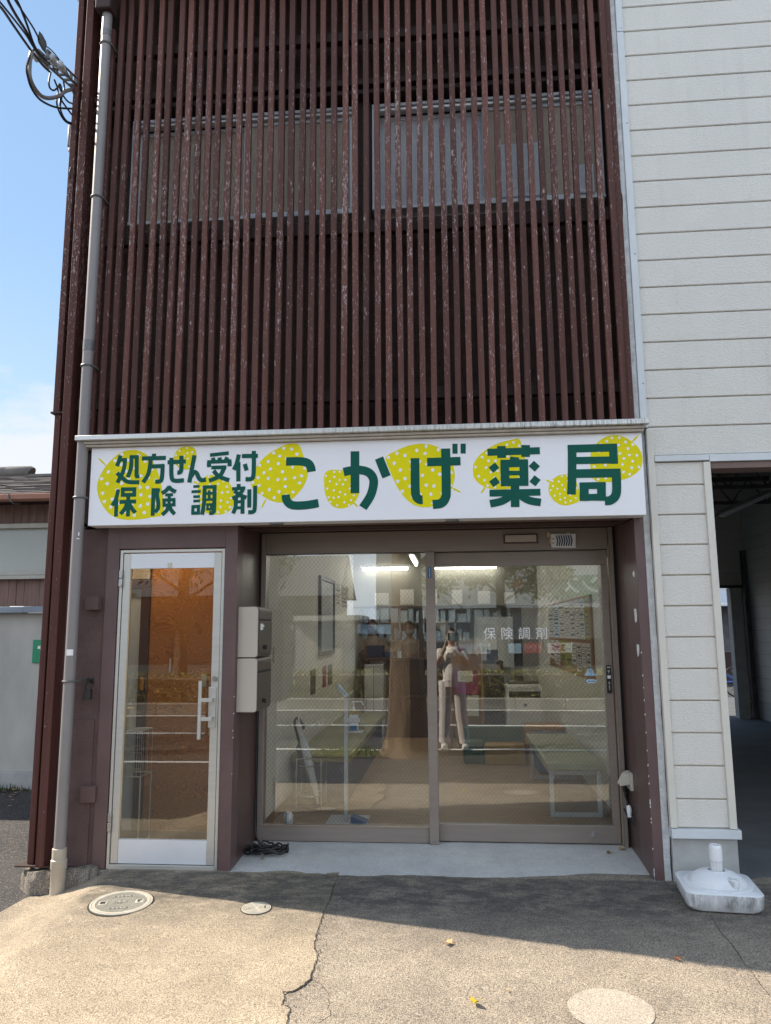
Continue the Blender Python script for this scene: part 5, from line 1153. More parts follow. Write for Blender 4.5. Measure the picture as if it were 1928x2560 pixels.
def lamp(lab, p0, p1):
    t = thing('ceiling_lamp', lab, 'lamp', p0, 'fluorescent ceiling lamps'); P0, P1 = Vector(p0), Vector(p1); d = (P1 - P0).normalized()
    obj('tube', MB().tube([P0, P1], .017, 10), m_tube, t)
    a, b = [(min(p0[i], p1[i]) - .03, max(p0[i], p1[i]) + .03) for i in range(2)]
    obj('fitting', B(*a, *b, p0[2] + .02, p0[2] + .05), m_white, t)
lamp('lit fluorescent tube under the dark soffit left of the aluminium mullion', (.90, 5.40, 2.19), (1.50, 5.40, 2.19))
lamp('lit fluorescent tube under the dark soffit right of the aluminium mullion', (1.86, 5.40, 2.19), (2.66, 5.40, 2.19))
lamp('lit fluorescent tube pointing away into the shop left of the mullion', (1.62, 4.1, 2.22), (1.62, 5.2, 2.22))
lamp('unseen fluorescent tube added over the waiting benches to brighten the shop', (1.4, 2.1, 2.36), (2.6, 2.1, 2.36))  # out of view, added to brighten the interior
lamp('unseen fluorescent tube added over the childrens seats to brighten the shop', (1.4, 3.3, 2.36), (2.6, 3.3, 2.36))  # second added tube, lifts the room light from out of view
lamp('lit fluorescent tube in the dispensary behind the counter', (.9, 7.2, 2.3), (2.4, 7.2, 2.3))
# counter
t = thing('counter', 'dark wooden reception counter at the back of the shop', 'counter', (1.6, 5.7, FZ))
obj('counter_top', B(.84, 2.42, 5.50, 6.0, .99, 1.025), m_brownwood, t, .004)
obj('front_panel', MB().box(1.18, 1.66, 5.62, 5.64, FZ, .989).box(1.68, 2.38, 5.62, 5.64, FZ, .989).box(1.662, 1.678, 5.60, 5.66, FZ, .989), m_brownwood, t)
obj('lower_cabinet', MB().box(1.22, 2.36, 5.30, 5.6, FZ, .515).box(1.20, 2.38, 5.28, 5.6, .516, .54), m_brownwood, t, .003)
obj('leg', B(.86, .93, 5.55, 5.95, FZ, .989), m_brownwood, t)
tag(obj('file_box', B(.925, 1.145, 5.62, 5.85, 1.026, 1.185), m_navyv, None, .004), 'large navy box standing on the counter in front of the left staff member', 'box')
tag(obj('file_box', B(1.165, 1.27, 5.62, 5.80, 1.026, 1.10), m_bluev, None, .004), 'small blue box on the counter beside the large navy box', 'box')
wc = thing('leaflet_cabinet', 'pale cabinet with leaflets beside the counter near the left wall', 'cabinet', (1.07, 5.2, FZ))
obj('cabinet_body', B(.95, 1.19, 5.12, 5.27, FZ, .955), m_grey_w, wc, .006); obj('door_line', B(1.065, 1.071, 5.116, 5.119, FZ + .03, .93), m_clamp, wc)
t = thing('counter_screen', 'small dark screen standing on the reception counter near the middle partition post', 'screen', (1.86, 5.7, 1.026))
obj('display', B(1.74, 1.98, 5.70, 5.715, 1.07, 1.22), m_dkframe, t, .004); obj('stand', MB().box(1.84, 1.88, 5.715, 5.74, 1.0255, 1.14).box(1.80, 1.92, 5.68, 5.78, 1.0255, 1.035), m_dkframe, t)
t = thing('leaflet_holder', 'clear leaflet holder with coloured leaflets on the reception counter', 'holder', (2.1, 5.6, 1.026))
obj('holder', B(2.03, 2.20, 5.60, 5.64, 1.0255, 1.10), m_fro, t, .003)
for k, m_ in enumerate((m_paper_y, m_pale_blue, m_pink)): obj('leaflet', B(2.04 + k * .052, 2.085 + k * .052, 5.605 + .006 * k, 5.61 + .006 * k, 1.04, 1.17), m_, t)
tag(obj('pen_cup', MB().lathe([(.03, 0), (.034, .09), (.028, .09), (.026, .01), (0, .01)], (1.36, 5.62, 1.0255), 14), m_pale_blue), 'pale blue pen cup on the reception counter beside the small blue box', 'cup')
t = thing('notice_sheet', 'white notices taped along the dark edge above the reception counter', 'notice', (2.0, 5.48, 1.7))
for k in range(6): obj('sheet', B(1.05 + k * .34, 1.05 + k * .34 + random.uniform(.12, .2), 5.475, 5.479, 1.72, 1.72 + random.uniform(.14, .24)), m_paper, t)
# dispensary shelves
sh = thing('medicine_shelf', 'tall shelf full of small pale boxes behind the counter', 'shelf', (1.8, 8.0, FZ))
mb = MB()
for z in (.5, .85, 1.2, 1.5, 1.8, 2.1): mb.box(.3, 3.0, 7.9, 8.28, z, z + .02)
for x in (.3, 1.2, 2.1, 2.98): mb.box(x, x + .02, 7.9, 8.28, FZ, 2.2)
obj('shelf_boards', mb, m_grey_w, sh)
for z in (.52, .87, 1.22, 1.52, 1.82):
    mb = MB(); x = .34
    while x < 2.9:
        w_ = random.uniform(.05, .14); mb.box(x, x + w_, 7.95, 8.2, z, z + random.uniform(.12, .25)); x += w_ + random.uniform(.005, .06)
    obj('box_row', mb, random.choice([m_paper, m_pale_blue, m_cream]), sh)
# wooden display stand
ds = thing('display_stand', 'wooden display stand with scalloped top, magenta panel and white paper', 'display stand', (2.2, 4.4, FZ))
prof = [(2.04, FZ), (2.40, FZ), (2.40, 1.16), (2.375, 1.205), (2.35, 1.16), (2.30, 1.10), (2.22, 1.06), (2.14, 1.10), (2.09, 1.17), (2.065, 1.205), (2.04, 1.16)]
obj('back_board', MB().prism(chaikin(prof, 1), 'y', 4.42, 4.45), m_oak, ds)
obj('side_rail', MB().box(2.03, 2.055, 4.3, 4.42, FZ, 1.0).box(2.385, 2.41, 4.3, 4.42, FZ, 1.0), m_oak, ds, .003)
obj('magenta_panel', MB().box(2.085, 2.355, 4.32, 4.34, .79, .93).box(2.085, 2.355, 4.30, 4.32, .66, .785), m_pink, ds)
obj('photo_card', B(2.12, 2.29, 4.296, 4.3, .80, .92), m_paper, ds); obj('white_sheet', B(2.22, 2.35, 4.29, 4.294, .42, .65), m_paper, ds)
mb = MB(); [mb.ball((x, 4.415, 1.10), (.018, .008, .022)) for x in (2.085, 2.355)]; obj('shell_ornament', mb, m_cream, ds)
# children's seats
t = thing('green_bench_block', 'green padded childrens bench block with yellow seat at the back', 'bench', (2.5, 3.5, FZ))
obj('back_cushion', B(2.16, 2.79, 3.62, 3.80, FZ, .385), m_greenv, t, .02, 3); obj('side_cushion', B(2.16, 2.37, 3.42, 3.615, FZ, .27), m_greenv, t, .02, 3); obj('seat', B(2.375, 2.785, 3.38, 3.615, FZ, .235), m_yelv, t, .015, 3)
t = thing('orange_bench_block', 'orange padded arch block standing behind the blue cube near the right wall', 'bench', (2.97, 3.5, FZ))
obj('arch', MB().box(2.80, 2.845, 3.42, 3.75, FZ, .37).box(2.80, 3.17, 3.42, 3.75, .371, .415), m_orangev, t, .01, 2)
tag(obj('blue_cube_seat', B(2.85, 3.17, 2.90, 3.40, FZ, .365), m_bluev, None, .03, 3), 'blue vinyl cube seat at the far end of the right bench', 'seat')
t = thing('waiting_bench', 'pale olive waiting bench with grey metal frame along the right wall', 'bench', (2.95, 1.9, FZ), 'waiting benches')
obj('seat', B(2.735, 3.135, 1.20, 2.78, .375, .43), m_pgreen, t, .012, 3)
for y in (1.26, 2.66):
    obj('frame_leg', MB().box(2.76, 2.79, y, y + .03, FZ, .374).box(3.10, 3.13, y, y + .03, FZ, .374).box(2.79, 3.10, y, y + .03, .335, .374).box(2.79, 3.10, y, y + .03, FZ, FZ + .03), m_grey_w, t, .003)
obj('frame_rail', MB().box(2.76, 2.79, 1.29, 2.66, .34, .374).box(3.10, 3.13, 1.29, 2.66, .34, .374), m_grey_w, t)
t = thing('waiting_bench', 'long olive green waiting bench with navy base along the left wall', 'bench', (1.0, 3.0, FZ), 'waiting benches')
obj('seat', B(.775, 1.26, 1.55, 4.65, .36, .42), m_olive, t, .012, 3); obj('base', B(.78, 1.22, 1.62, 4.6, FZ, .359), m_navyv, t)
# air purifier
t = thing('air_purifier', 'white air purifier with black slanted top vent near the right wall', 'air purifier', (2.83, 3.9, FZ))
obj('body', B(2.64, 3.02, 3.84, 4.10, FZ, .80), m_white, t, .03, 3); obj('vent', MB().prism([(3.835, .66), (3.835, .72), (3.90, .815), (4.05, .825), (4.05, .815), (3.86, .70)], 'x', 2.665, 2.995), m_black, t); obj('badge', B(2.82, 2.85, 3.832, 3.84, .57, .60), m_dkframe, t)
t = thing('black_cabinet', 'black cabinet between the wooden display stand and the white air purifier', 'cabinet', (2.55, 4.7, FZ)); obj('cabinet_body', B(2.43, 2.66, 4.55, 4.9, FZ, 1.02), m_black, t, .006)
obj('screen_stand', MB().box(2.47, 2.60, 4.6, 4.62, 1.03, 1.15).box(2.52, 2.55, 4.62, 4.7, 1.021, 1.10), m_navyv, t, .003)
# pictures and papers
t = thing('picture_frame', 'tall dark framed picture on the left wall of the shop', 'picture', (XL, 3.3, 1.5))
obj('frame', MB().box(XL + .001, XL + .03, 2.83, 2.87, 1.14, 1.93).box(XL + .001, XL + .03, 3.69, 3.73, 1.14, 1.93).box(XL + .001, XL + .03, 2.87, 3.69, 1.14, 1.18).box(XL + .001, XL + .03, 2.87, 3.69, 1.89, 1.93), m_dkframe, t); obj('picture', B(XL + .001, XL + .012, 2.872, 3.688, 1.182, 1.888), m_grey_w, t)
def poster(y0, y1, z0, z1, side, mat, lab, cols=1):
    xw = XL if side < 0 else XR; x0, x1 = (xw + .0012, xw + .0040) if side < 0 else (xw - .0040, xw - .0012)
    t = thing('poster', lab, 'poster', (xw, (y0 + y1) / 2, z0), 'papers on the left wall' if side < 0 else 'papers on the right wall')
    obj('sheet', B(x0, x1, y0, y1, z0, z1), mat, t)
    mb = MB(); z = z1 - .03; xx = (x1 + .0004, x1 + .001) if side < 0 else (x0 - .001, x0 - .0004)
    while z > z0 + .02:
        h_ = random.choice([.005, .008, .02, .004]); y = y0 + .02; ye = y1 - random.uniform(.02, .3 * (y1 - y0)); mb.box(*xx, y, ye, z - h_, z); z -= h_ + random.uniform(.008, .025)
    obj('print', mb, random.choice([m_dkframe, m_navy, m_brownwood, m_clamp]), t)
poster(3.95, 4.30, 1.66, 1.94, -1, m_paper, 'pale poster with printed lines on the left wall just behind the dark picture frame')
poster(4.40, 5.00, 1.66, 1.93, -1, m_cream, 'cream poster farther back on the left wall behind the picture frame')
poster(2.45, 2.70, .80, 1.03, -1, m_clamp, 'grey printed notice low on the left wall above the bench, the nearer one')
poster(3.10, 3.32, .82, 1.03, -1, m_pink, 'dark reddish notice low on the left wall')
poster(3.42, 3.70, .82, 1.03, -1, m_clamp, 'grey printed notice low on the left wall farther back')
nb = thing('notice_board', 'brown notice board covered with leaflets along the right wall of the shop', 'notice board', (XR, 2.7, 1.1)); obj('board', B(XR - .02, XR - .001, 1.6, 4.3, .98, 1.66), m_oak, nb, .003)
XR_ = XR; XR = XR - .0202
k = 0; cols_ = (1.64, 1.86, 2.10, 2.36, 2.66, 3.02, 3.42, 3.84); looks = ('yellow green', 'narrow', 'small print', 'closely printed', 'wide white', 'pale', 'tall', 'farthest')
for a, b, lk in zip(cols_, list(cols_[1:]) + [4.28], looks):
    poster(a + .015, b - .02, 1.30, 1.64, 1, m_paper_y if k == 0 else random.choice([m_paper, m_paper, m_pale_blue]), '%s leaflet in the upper row of the notice board, column %d from the glass' % (lk, k + 1))
    poster(a + .015, b - .03, 1.02 + .05 * (k % 2), 1.27, 1, random.choice([m_paper, m_paper_y, m_paper]), 'lower leaflet on the notice board under the %s one, column %d' % (lk, k + 1)); k += 1
XR = XR_
# umbrella stand
t = thing('umbrella_stand', 'chrome wire umbrella stand behind the fixed glass panel', 'umbrella stand', (.96, 1.47, FZ))
mb = MB()
for y in (1.36, 1.58): mb.tube(catmull([(.865, y, FZ), (.865, y, .38), (.885, y, .415), (1.035, y, .415), (1.055, y, .38), (1.055, y, FZ)], 4), .0055, 8)
for z in (.36, .14): mb.tube([(.96 + .095 * math.cos(a), 1.47 + .11 * math.sin(a), z) for a in frange(0, 6.283, 20)[:-1]], .004, 6, closed=True)
obj('wire_frame', mb, m_chrome, t); obj('drip_pan', MB().lathe([(.09, .0), (.11, .018), (.11, .022), (.085, .006), (0, .006)], (.96, 1.47, FZ + .01), 24), m_dkframe, t)
um = thing('umbrella', 'folded black umbrella with hooked handle leaning in the chrome stand', 'umbrella', (1.0, 1.47, FZ + .02))
mb = MB(); a, b = Vector((.985, 1.49, .07)), Vector((.845, 1.45, .60)); d = (b - a).normalized(); mb.tube([a, a + d * .12, a + d * .25, a + d * .36, a + d * .44, a + d * .47], [.006, .018, .030, .044, .036, .008], 10); obj('canopy', mb, m_black, um)
hk = [b, b + d * .06, b + d * .10 + Vector((.012, 0, 0)), b + d * .105 + Vector((.04, 0, .01)), b + d * .06 + Vector((.065, 0, 0)), b + d * .03 + Vector((.062, 0, 0))]
obj('handle', MB().tube(catmull([tuple(v) for v in [a + d * .42] + hk], 5), .0105, 10), m_dkframe, um)
um = thing('umbrella', 'clear plastic umbrella leaning in the chrome stand beside the black one', 'umbrella', (1.04, 1.45, FZ + .02))
a, b = Vector((1.02, 1.44, .075)), Vector((.845, 1.43, .78)); d = (b - a).normalized(); obj('canopy', MB().tube([a, a + d * .12, a + d * .30, a + d * .48, a + d * .52], [.005, .026, .034, .03, .007], 10), m_fro, um); obj('shaft', MB().tube([a + d * .52, b], .005, 8), m_white, um)
# sanitizer stand
t = thing('sanitizer_stand', 'white pole stand with tilted sign plate and tray just inside the fixed glass panel', 'sanitizer stand', (1.30, 1.0, FZ))
obj('pole', B(1.285, 1.312, .985, 1.012, FZ + .01, .89), m_grey_w, t, .003); obj('base_plate', MB().box(1.16, 1.45, .88, 1.20, FZ, FZ + .010), m_grey_w, t, .004)
obj('pedal', MB().prism([(1.34, FZ + .012), (1.45, FZ + .012), (1.45, FZ + .02), (1.34, FZ + .06)], 'y', .93, 1.04), m_bluev, t, .002)
mb = MB(); mb.add([(1.222, .96, .99), (1.24, .96, 1.0), (1.315, .99, .915), (1.297, .99, .90), (1.222, 1.06, .99), (1.24, 1.06, 1.0), (1.315, 1.06, .915), (1.297, 1.06, .90)], [(0, 1, 2, 3), (4, 5, 6, 7), (0, 1, 5, 4), (1, 2, 6, 5), (2, 3, 7, 6), (3, 0, 4, 7)]); obj('sign_plate', mb, m_pale_blue, t)
obj('tray', MB().box(1.312, 1.42, .96, 1.05, .665, .673).box(1.282, 1.40, .975, .985, .735, .765), m_grey_w, t, .001)
bt = thing('sanitizer_bottle', 'pump bottle with yellow liquid standing on the tray of the white pole stand', 'bottle', (1.352, 1.005, .674))
obj('body', B(1.322, 1.384, .985, 1.035, .675, .79), m_white, bt, .008, 3); obj('label', B(1.327, 1.379, .9835, .9848, .68, .715), m_blue, bt); obj('liquid', B(1.325, 1.381, .988, 1.032, .791, .815), m_yelv, bt, .004)
obj('pump', MB().tube([(1.352, 1.01, .816), (1.352, 1.01, .84)], .013, 10).tube([(1.352, 1.01, .84), (1.352, 1.01, .875)], .005, 8).tube([(1.335, 1.01, .878), (1.41, 1.01, .878), (1.42, 1.01, .855)], .005, 8), m_white, bt)
t = thing('door_chime', 'small rounded white and blue device on the floor in the left corner behind the glass', 'device', (.895, .95, FZ)); obj('shell', MB().lathe([(.030, 0), (.034, .02), (.032, .06), (.02, .08), (.0, .086)], (.895, .95, FZ), 20), m_white, t); obj('band', MB().tube([(.885, .916, FZ), (.885, .914, FZ + .05), (.885, .93, FZ + .08)], .004, 6), m_blue, t)
obj('wall_switch', MB().box(XL + .0005, XL + .008, 1.02, 1.06, .22, .34).box(XL + .0005, XL + .008, .95, .985, 1.16, 1.27), m_cream, bld)

# ---------------------------------------------------------------- lobby behind the aluminium door
obj('lobby_floor', B(-.33, .684, .111, 1.9, -.02, .02), m_dkframe, bld)
obj('lobby_wall', MB().box(-.334, -.30, .13, 1.9, .02, 2.55).box(-.30, .684, 1.85, 1.9, .02, 2.55), m_grey_w, bld)
obj('lobby_ceiling', B(-.33, .684, .302, 1.9, 2.56, 2.6), m_inceil, bld)
obj('plywood_wall', B(-.11, .678, .80, .82, .02, 2.555), m_ply, bld)
obj('plywood_return', B(.66, .6785, .56, .799, .02, 2.555), m_ply, bld)
obj('inner_door_frame', MB().box(-.175, -.111, .77, .85, .02, 1.70).box(-.30, -.111, .77, .85, 1.701, 1.765), m_brown_in, bld, .003)
obj('inner_glass', B(-.30, -.175, .81, .82, .02, 1.70), m_fro, bld)
obj('upper_board', B(-.30, -.115, .775, .80, 1.77, 2.55), m_mail_s, bld)
obj('light_switch', B(.29, .325, .788, .799, 1.00, 1.085), m_cream, bld, .003)
t = thing('lobby_lamp', 'warm bulb lamp under the ceiling of the small lobby behind the aluminium door', 'lamp', (-.12, .45, 2.4))
obj('bulb', MB().ball((-.12, .45, 2.36), .06, 16, 10), emis('warm_bulb', (1, .76, .50), 60), t); obj('socket', MB().lathe([(.035, .06), (.035, .155), (0, .155)], (-.12, .45, 2.36), 16), m_white, t)
t = thing('thermometer', 'white stick thermometer hanging on an orange cord on the plywood wall', 'thermometer', (.06, .79, 1.2)); obj('stick', MB().tube([(.055, .79, 1.10), (.055, .79, 1.20)], .006, 8), m_white, t); obj('cord', MB().tube([(.055, .79, 1.20), (.06, .795, 1.31)], .0025, 6), m_orangev, t)
t = thing('flashlight', 'orange emergency torch on the dark inner door frame', 'torch', (-.13, .75, .98)); obj('barrel', MB().tube([(-.135, .755, .98), (-.132, .755, 1.07)], .013, 10), m_orangev, t); obj('head', MB().tube([(-.136, .755, .945), (-.135, .755, .98)], [.015, .011], 10), m_black, t)
t = thing('pump_bottle', 'cream pump bottle on a wire basket behind the glass of the aluminium door', 'bottle', (-.06, .45, .72)); obj('body', MB().lathe([(.036, 0), (.037, .11), (.03, .135), (.012, .145), (.012, .16), (0, .16)], (-.10, .5, .745), 16), m_cream, t); obj('pump', MB().tube([(-.10, .5, .905), (-.10, .5, .935), (-.075, .5, .935)], .005, 6), m_white, t)
t = thing('wire_basket', 'pale wire basket on legs behind the glass at the lower left of the aluminium door', 'basket', (-.1, .5, .02))
mb = MB()
for z in (.45, .735): mb.tube([(-.22, .42, z), (.02, .42, z), (.02, .60, z), (-.22, .60, z)], .005, 6, closed=True)
for x in frange(-.22, .02, 8): mb.tube([(x, .42, .45), (x, .42, .735)], .002, 5); mb.tube([(x, .60, .45), (x, .60, .735)], .002, 5)
for z in frange(.5, .70, 4): mb.tube([(-.22, .42, z), (.02, .42, z)], .002, 5)
for x in (-.22, .02):
    for y in (.42, .60): mb.tube([(x, y, .02), (x, y, .45)], .005, 6)
obj('wires', mb, m_cream, t); obj('shelf', B(-.22, .02, .42, .60, .736, .744), m_fro, t)

# ---------------------------------------------------------------- the street behind the viewer (mirrored in the glass)
def flat(name, x0, x1, y0, y1, mat, dz=.006, n=12):
    mb = MB(); vs = []
    for i in range(n + 1):
        x = x0 + (x1 - x0) * i / n; vs += [(x, y0, g(x, y0) + dz), (x, y1, g(x, y1) + dz)]
    mb.add(vs, [(2 * i, 2 * i + 2, 2 * i + 3, 2 * i + 1) for i in range(n)]); return obj(name, mb, mat, kind='structure', fix=False)
flat('road_marking', -25, 25, -4.86, -4.74, m_roadline); flat('road_marking', -25, 25, -7.52, -7.38, m_roadline); flat('road_gutter', -25, 25, -9.98, -9.82, m_roadline)
m_kerb = M('kerb_stone', (.30, .275, .24), .85, var=.15, vs=4)
for a, b in ((-17, -6.3), (-4.7, 12)):
    mb = MB(); x = a
    while x < b - .05: x2 = min(x + 1.0, b); mb.box(x + .004, x2 - .004, -10.2, -10.0, -.25, .005); x = x2
    obj('kerb_wall', mb, m_kerb, None, .02, kind='structure')
def leaves(mb, n, pos, smin, smax, up=.3, lim=9):
    for _ in range(n):
        p = pos()
        if p is None or p[1] > lim: continue
        s = random.uniform(smin, smax); nv = Vector((random.gauss(0, 1), random.gauss(0, 1), random.gauss(0, 1) + up)).normalized(); a = nv.cross(Vector((random.gauss(0, 1), random.gauss(0, 1), random.gauss(0, 1)))).normalized(); b = nv.cross(a); p = Vector(p)
        mb.add([p - a * s, p + b * s * .55, p + a * s, p - b * s * .55], [(0, 1, 2, 3)])
m_hedge = M('hedge_leaf', (.27, .28, .075), .35, var=.5, vs=40); m_gink = M('ginkgo_leaf', (.15, .20, .04), .5, var=.5, vs=20); m_twig = M('bark', (.155, .11, .075), .9, var=.4, vs=10, st=(1, 1, .25), bump=1.0, bs=26)
for a, b, lab in ((-16, -6.4, 'clipped green hedge across the road beyond the parking entrance'), (-4.5, 12, 'clipped green hedge on a kerb across the road reflected in the glass')):
    t = thing('hedge', lab, 'hedge', ((a + b) / 2, -10.6, 0)); mb = MB()
    def hp():
        x, y, z = random.uniform(a, b), random.uniform(-11, -10.2), random.uniform(0, .52); f = random.random()
        if f < .45: y = -10.2 + random.gauss(0, .03)
        elif f < .8: z = .52 + random.gauss(0, .03)
        return (x, y, z)
    leaves(mb, int(650 * (b - a)), hp, .018, .034); obj('foliage', mb, m_hedge, t, fix=False); obj('twigs', B(a + .05, b - .05, -10.92, -10.27, .0, .45), m_twig, t)
def tree(lab, x, y, r, h, cz, cr, n, seed):
    random.seed(seed); t = thing('street_tree', lab, 'tree', (x, y, g(x, y)), 'roadside ginkgo trees'); mb = MB(); N = 16; vs = []; zs = [0, .05, .15, .3, .6, 1, 1.5, 2, 2.6, 3.2, h]
    for z in zs:
        k = 1 + .75 * math.exp(-z / .12) + .1 * math.exp(-z / .8) - .45 * z / h
        for j in range(N * 2):
            a = 2 * math.pi * j / (N * 2); rr = r * k * (1 + .05 * math.sin(a * 5 + z) + .035 * (j % 2)); vs.append((x + rr * math.cos(a), y + rr * math.sin(a), g(x, y) - .03 + z))
    N2 = N * 2; mb.add(vs, [(i * N2 + j, i * N2 + (j + 1) % N2, (i + 1) * N2 + (j + 1) % N2, (i + 1) * N2 + j) for i in range(len(zs) - 1) for j in range(N2)], True)
    tips = []
    for k in range(11):
        a = k * 2.4 + random.uniform(-.3, .3); z0 = g(x, y) + 2.3 + (h - 2.4) * k / 11; L_ = cr * random.uniform(.75, 1.1) * (1 - .35 * k / 11); p0 = Vector((x, y, z0)); p1 = p0 + Vector((math.cos(a) * L_ * .5, math.sin(a) * L_ * .5, L_ * .35)); p2 = p0 + Vector((math.cos(a) * L_, math.sin(a) * L_, L_ * .5))
        if -5 < y < 0 and p2.y > -4.85: p1.y = min(p1.y, -4.5); p2.y = min(p2.y, -4.9 - .5 * abs(p2.y + 4.9))
        mb.tube([p0, p1, p2], [r * .28, r * .16, r * .05], 7); tips += [p1, p2, (p1 + p2) / 2, p2 + Vector((random.uniform(-.4, .4), random.uniform(-.4, .4), .3)), p2 + Vector((random.uniform(-.5, .5), random.uniform(-.5, .5), -.4))]
    obj('trunk', mb, m_twig, t); mb = MB(); rad = [random.uniform(.3, .75) for _ in tips]
    def tp():
        i = random.randrange(len(tips)); v = Vector((random.gauss(0, 1), random.gauss(0, 1), random.gauss(0, .8))); v = v.normalized() * rad[i] * random.random() ** .45; return tips[i] + v
    leaves(mb, n, tp, *((.03, .06) if y > -6 else (.06, .11)), lim=9) if y < -6 else leaves(mb, n, tp, .03, .06, lim=(-4.85 if -5 < y < 0 else 9)); obj('crown', mb, m_gink, t, fix=False); random.seed(seed + 1)
tree('roadside ginkgo with thick ridged trunk reflected beside the mullion', 1.47, -4.30, .235, 5.2, 4.5, 2.2, 9000, 3)
tree('roadside ginkgo farther along the road to the left', -6.2, -4.6, .22, 5.4, 4.5, 2.2, 7000, 5)
tree('young ginkgo across the road in the parking lot', -4.5, -13.5, .16, 5.0, 4, 2.0, 6000, 8)
tree('ginkgo across the road in front of the white shop', 3.4, -15.5, .16, 5.0, 4, 1.9, 9000, 9)
flat('tree_pit', .2, 1.9, -4.72, -3.98, M('tree_pit_soil', (.10, .08, .055), .95, var=.4, vs=12, bump=.4, bs=50), .012)
mb = MB()
for _ in range(700):
    x, y = random.uniform(.3, 1.85), random.uniform(-4.6, -4.0)
    if (x - 1.47) ** 2 + (y + 4.3) ** 2 < .09: continue
    b0 = Vector((x, y, g(x, y) + .012)); mb.add([b0 - Vector((.005, 0, 0)), b0 + Vector((.005, 0, 0)), b0 + Vector((random.gauss(0, .03), random.gauss(0, .03), random.uniform(.03, .12)))], [(0, 1, 2)])
o = obj('tree_pit_grass', mb, m_gink, fix=False); o['kind'] = 'stuff'; tag(o, 'tufts of grass around the foot of the roadside ginkgo', 'grass')
for k in range(6): 
    x = -7 + 3.0 * k; mb = MB(); mb.add([(x, -14, -.205), (x + .12, -14, -.205), (x + .75, -19, -.205), (x + .63, -19, -.205)], [(0, 1, 2, 3)]); obj('road_marking', mb, m_roadline, kind='structure', fix=False)
# buildings opposite
t = thing('white_shop', 'white shop front with green sign board and poster strip across the parking lot', 'building', (8, -24, 0))
obj('upper_wall', B(1.2, 16, -24.6, -24, 2.2, 5.2), m_trim_w, t); obj('lower_wall', B(1.2, 16, -24.9, -24.3, -.3, 2.19), m_mail_s, t); obj('shop_window', MB().box(4.0, 10, -24.29, -24.26, .0, 1.0), m_dkframe, t)
gb = obj('sign_board', B(5.85, 10.5, -23.99, -23.93, 2.62, 3.42), M('green_sign', (.10, .30, .20), .4), t); text('sign_letters', 'ンス', (7.0, -23.92, 3.0), .75, m_letter, gb, rot=(R(90), 0, R(180)), ext=.01, off=.02)
text('wall_letters', 'テ', (4.6, -23.985, 3.05), .6, M('red_letter', (.5, .02, .02), .5), t, rot=(R(90), 0, R(180)), ext=.01, off=.02)
m_red = M('red_banner', (.55, .03, .05), .5)
b1 = obj('banner', B(5.70, 6.62, -24.24, -24.2, .46, .84), m_white, t); text('banner_text', '330', (6.1, -24.19, .65), .34, m_red, b1, rot=(R(90), 0, R(180)), ext=.004, off=.006)
b2 = obj('banner', B(4.75, 5.45, -24.24, -24.2, .46, .84), m_red, t); text('banner_text', 'テリーヌ', (5.1, -24.19, .65), .20, m_white, b2, rot=(R(90), 0, R(180)), ext=.004)
b3 = obj('banner', B(4.0, 4.65, -24.24, -24.2, .46, .84), m_pale_blue, t)
b4 = obj('banner', B(2.0, 3.5, -24.24, -24.2, .46, .84), m_white, t); text('banner_text', '11', (3.3, -24.19, .65), .30, M('green_text', (.05, .25, .05), .5), b4, rot=(R(90), 0, R(180)), ext=.004)
t = thing('garage_building', 'low grey building with shutter and white fascia across the parking lot', 'building', (-4, -23, 0))
obj('walls', B(-3.9, -1.6, -26, -23, -.25, 1.75), m_found, t); obj('roof', B(-4.1, -1.4, -26.2, -22.7, 1.755, 1.95), m_trim, t); mb = MB()
for k in range(22): mb.box(-3.5, -2.1, -22.99, -22.97, -.2 + .075 * k, -.2 + .075 * k + .068)
obj('shutter', mb, m_cream, t); obj('fascia', B(-1.5, 1.0, -23.2, -22.9, 1.25, 1.6), m_pale_blue, t); obj('side_room', B(-1.55, 1.1, -26, -23.3, -.25, 1.8), m_brownwood, t)
t = thing('brown_house', 'distant house with grey gable roof beyond the parking lot', 'house', (-9, -32, 0)); obj('walls', B(-14, -4, -38, -32, -.3, 3.2), m_brown_in, t); obj('roof', MB().prism([(-38.5, 3.1), (-31.5, 3.1), (-35, 5.4)], 'x', -14.5, -3.5), m_dark_ceil, t)
t = thing('apartment_block', 'plain beige block far across the street behind the white shop', 'building', (6, -45, 0)); obj('walls', B(-3, 20, -52, -45, -.3, 7), m_siding, t)
mb = MB()
for k in range(7): mb.box(-2 + 3 * k, -.5 + 3 * k, -44.99, -44.95, 4.2, 5.6)
obj('windows', mb, m_dkframe, t)

# ---------------------------------------------------------------- people
def finish_body(name, mb, mat, parent, vox, smooth=2, shrink=0):
    o = obj(name, mb, mat, parent)
    r = o.modifiers.new('remesh', 'REMESH'); r.mode = 'VOXEL'; r.voxel_size = vox; r.use_smooth_shade = True
    s = o.modifiers.new('smooth', 'SMOOTH'); s.factor = .5; s.iterations = smooth
    return o
def hand(mb, w, d, side, curl, up):
    """palm and five unequal bent fingers; w wrist, d finger direction, side thumb direction, curl bending direction"""
    w, d, side, curl = Vector(w), Vector(d).normalized(), Vector(side).normalized(), Vector(curl).normalized()
    mb.tube([w, w + d * .04, w + d * .085], [.022, .033, .034], 8, sx=1, sy=.55)
    for k, (o_, L_) in enumerate(((.026, .070), (.009, .080), (-.009, .074), (-.026, .058))):
        b = w + d * .08 + side * o_; mb.tube([b, b + d * L_ * .45 + curl * L_ * .12, b + d * L_ * .7 + curl * L_ * .42, b + d * L_ * .72 + curl * L_ * .75], [.0092, .0088, .008, .0065], 7)
    b = w + d * .03 + side * .028; mb.tube([b, b + side * .025 + d * .025, b + side * .03 + d * .055 + curl * .02], [.011, .010, .008], 7)
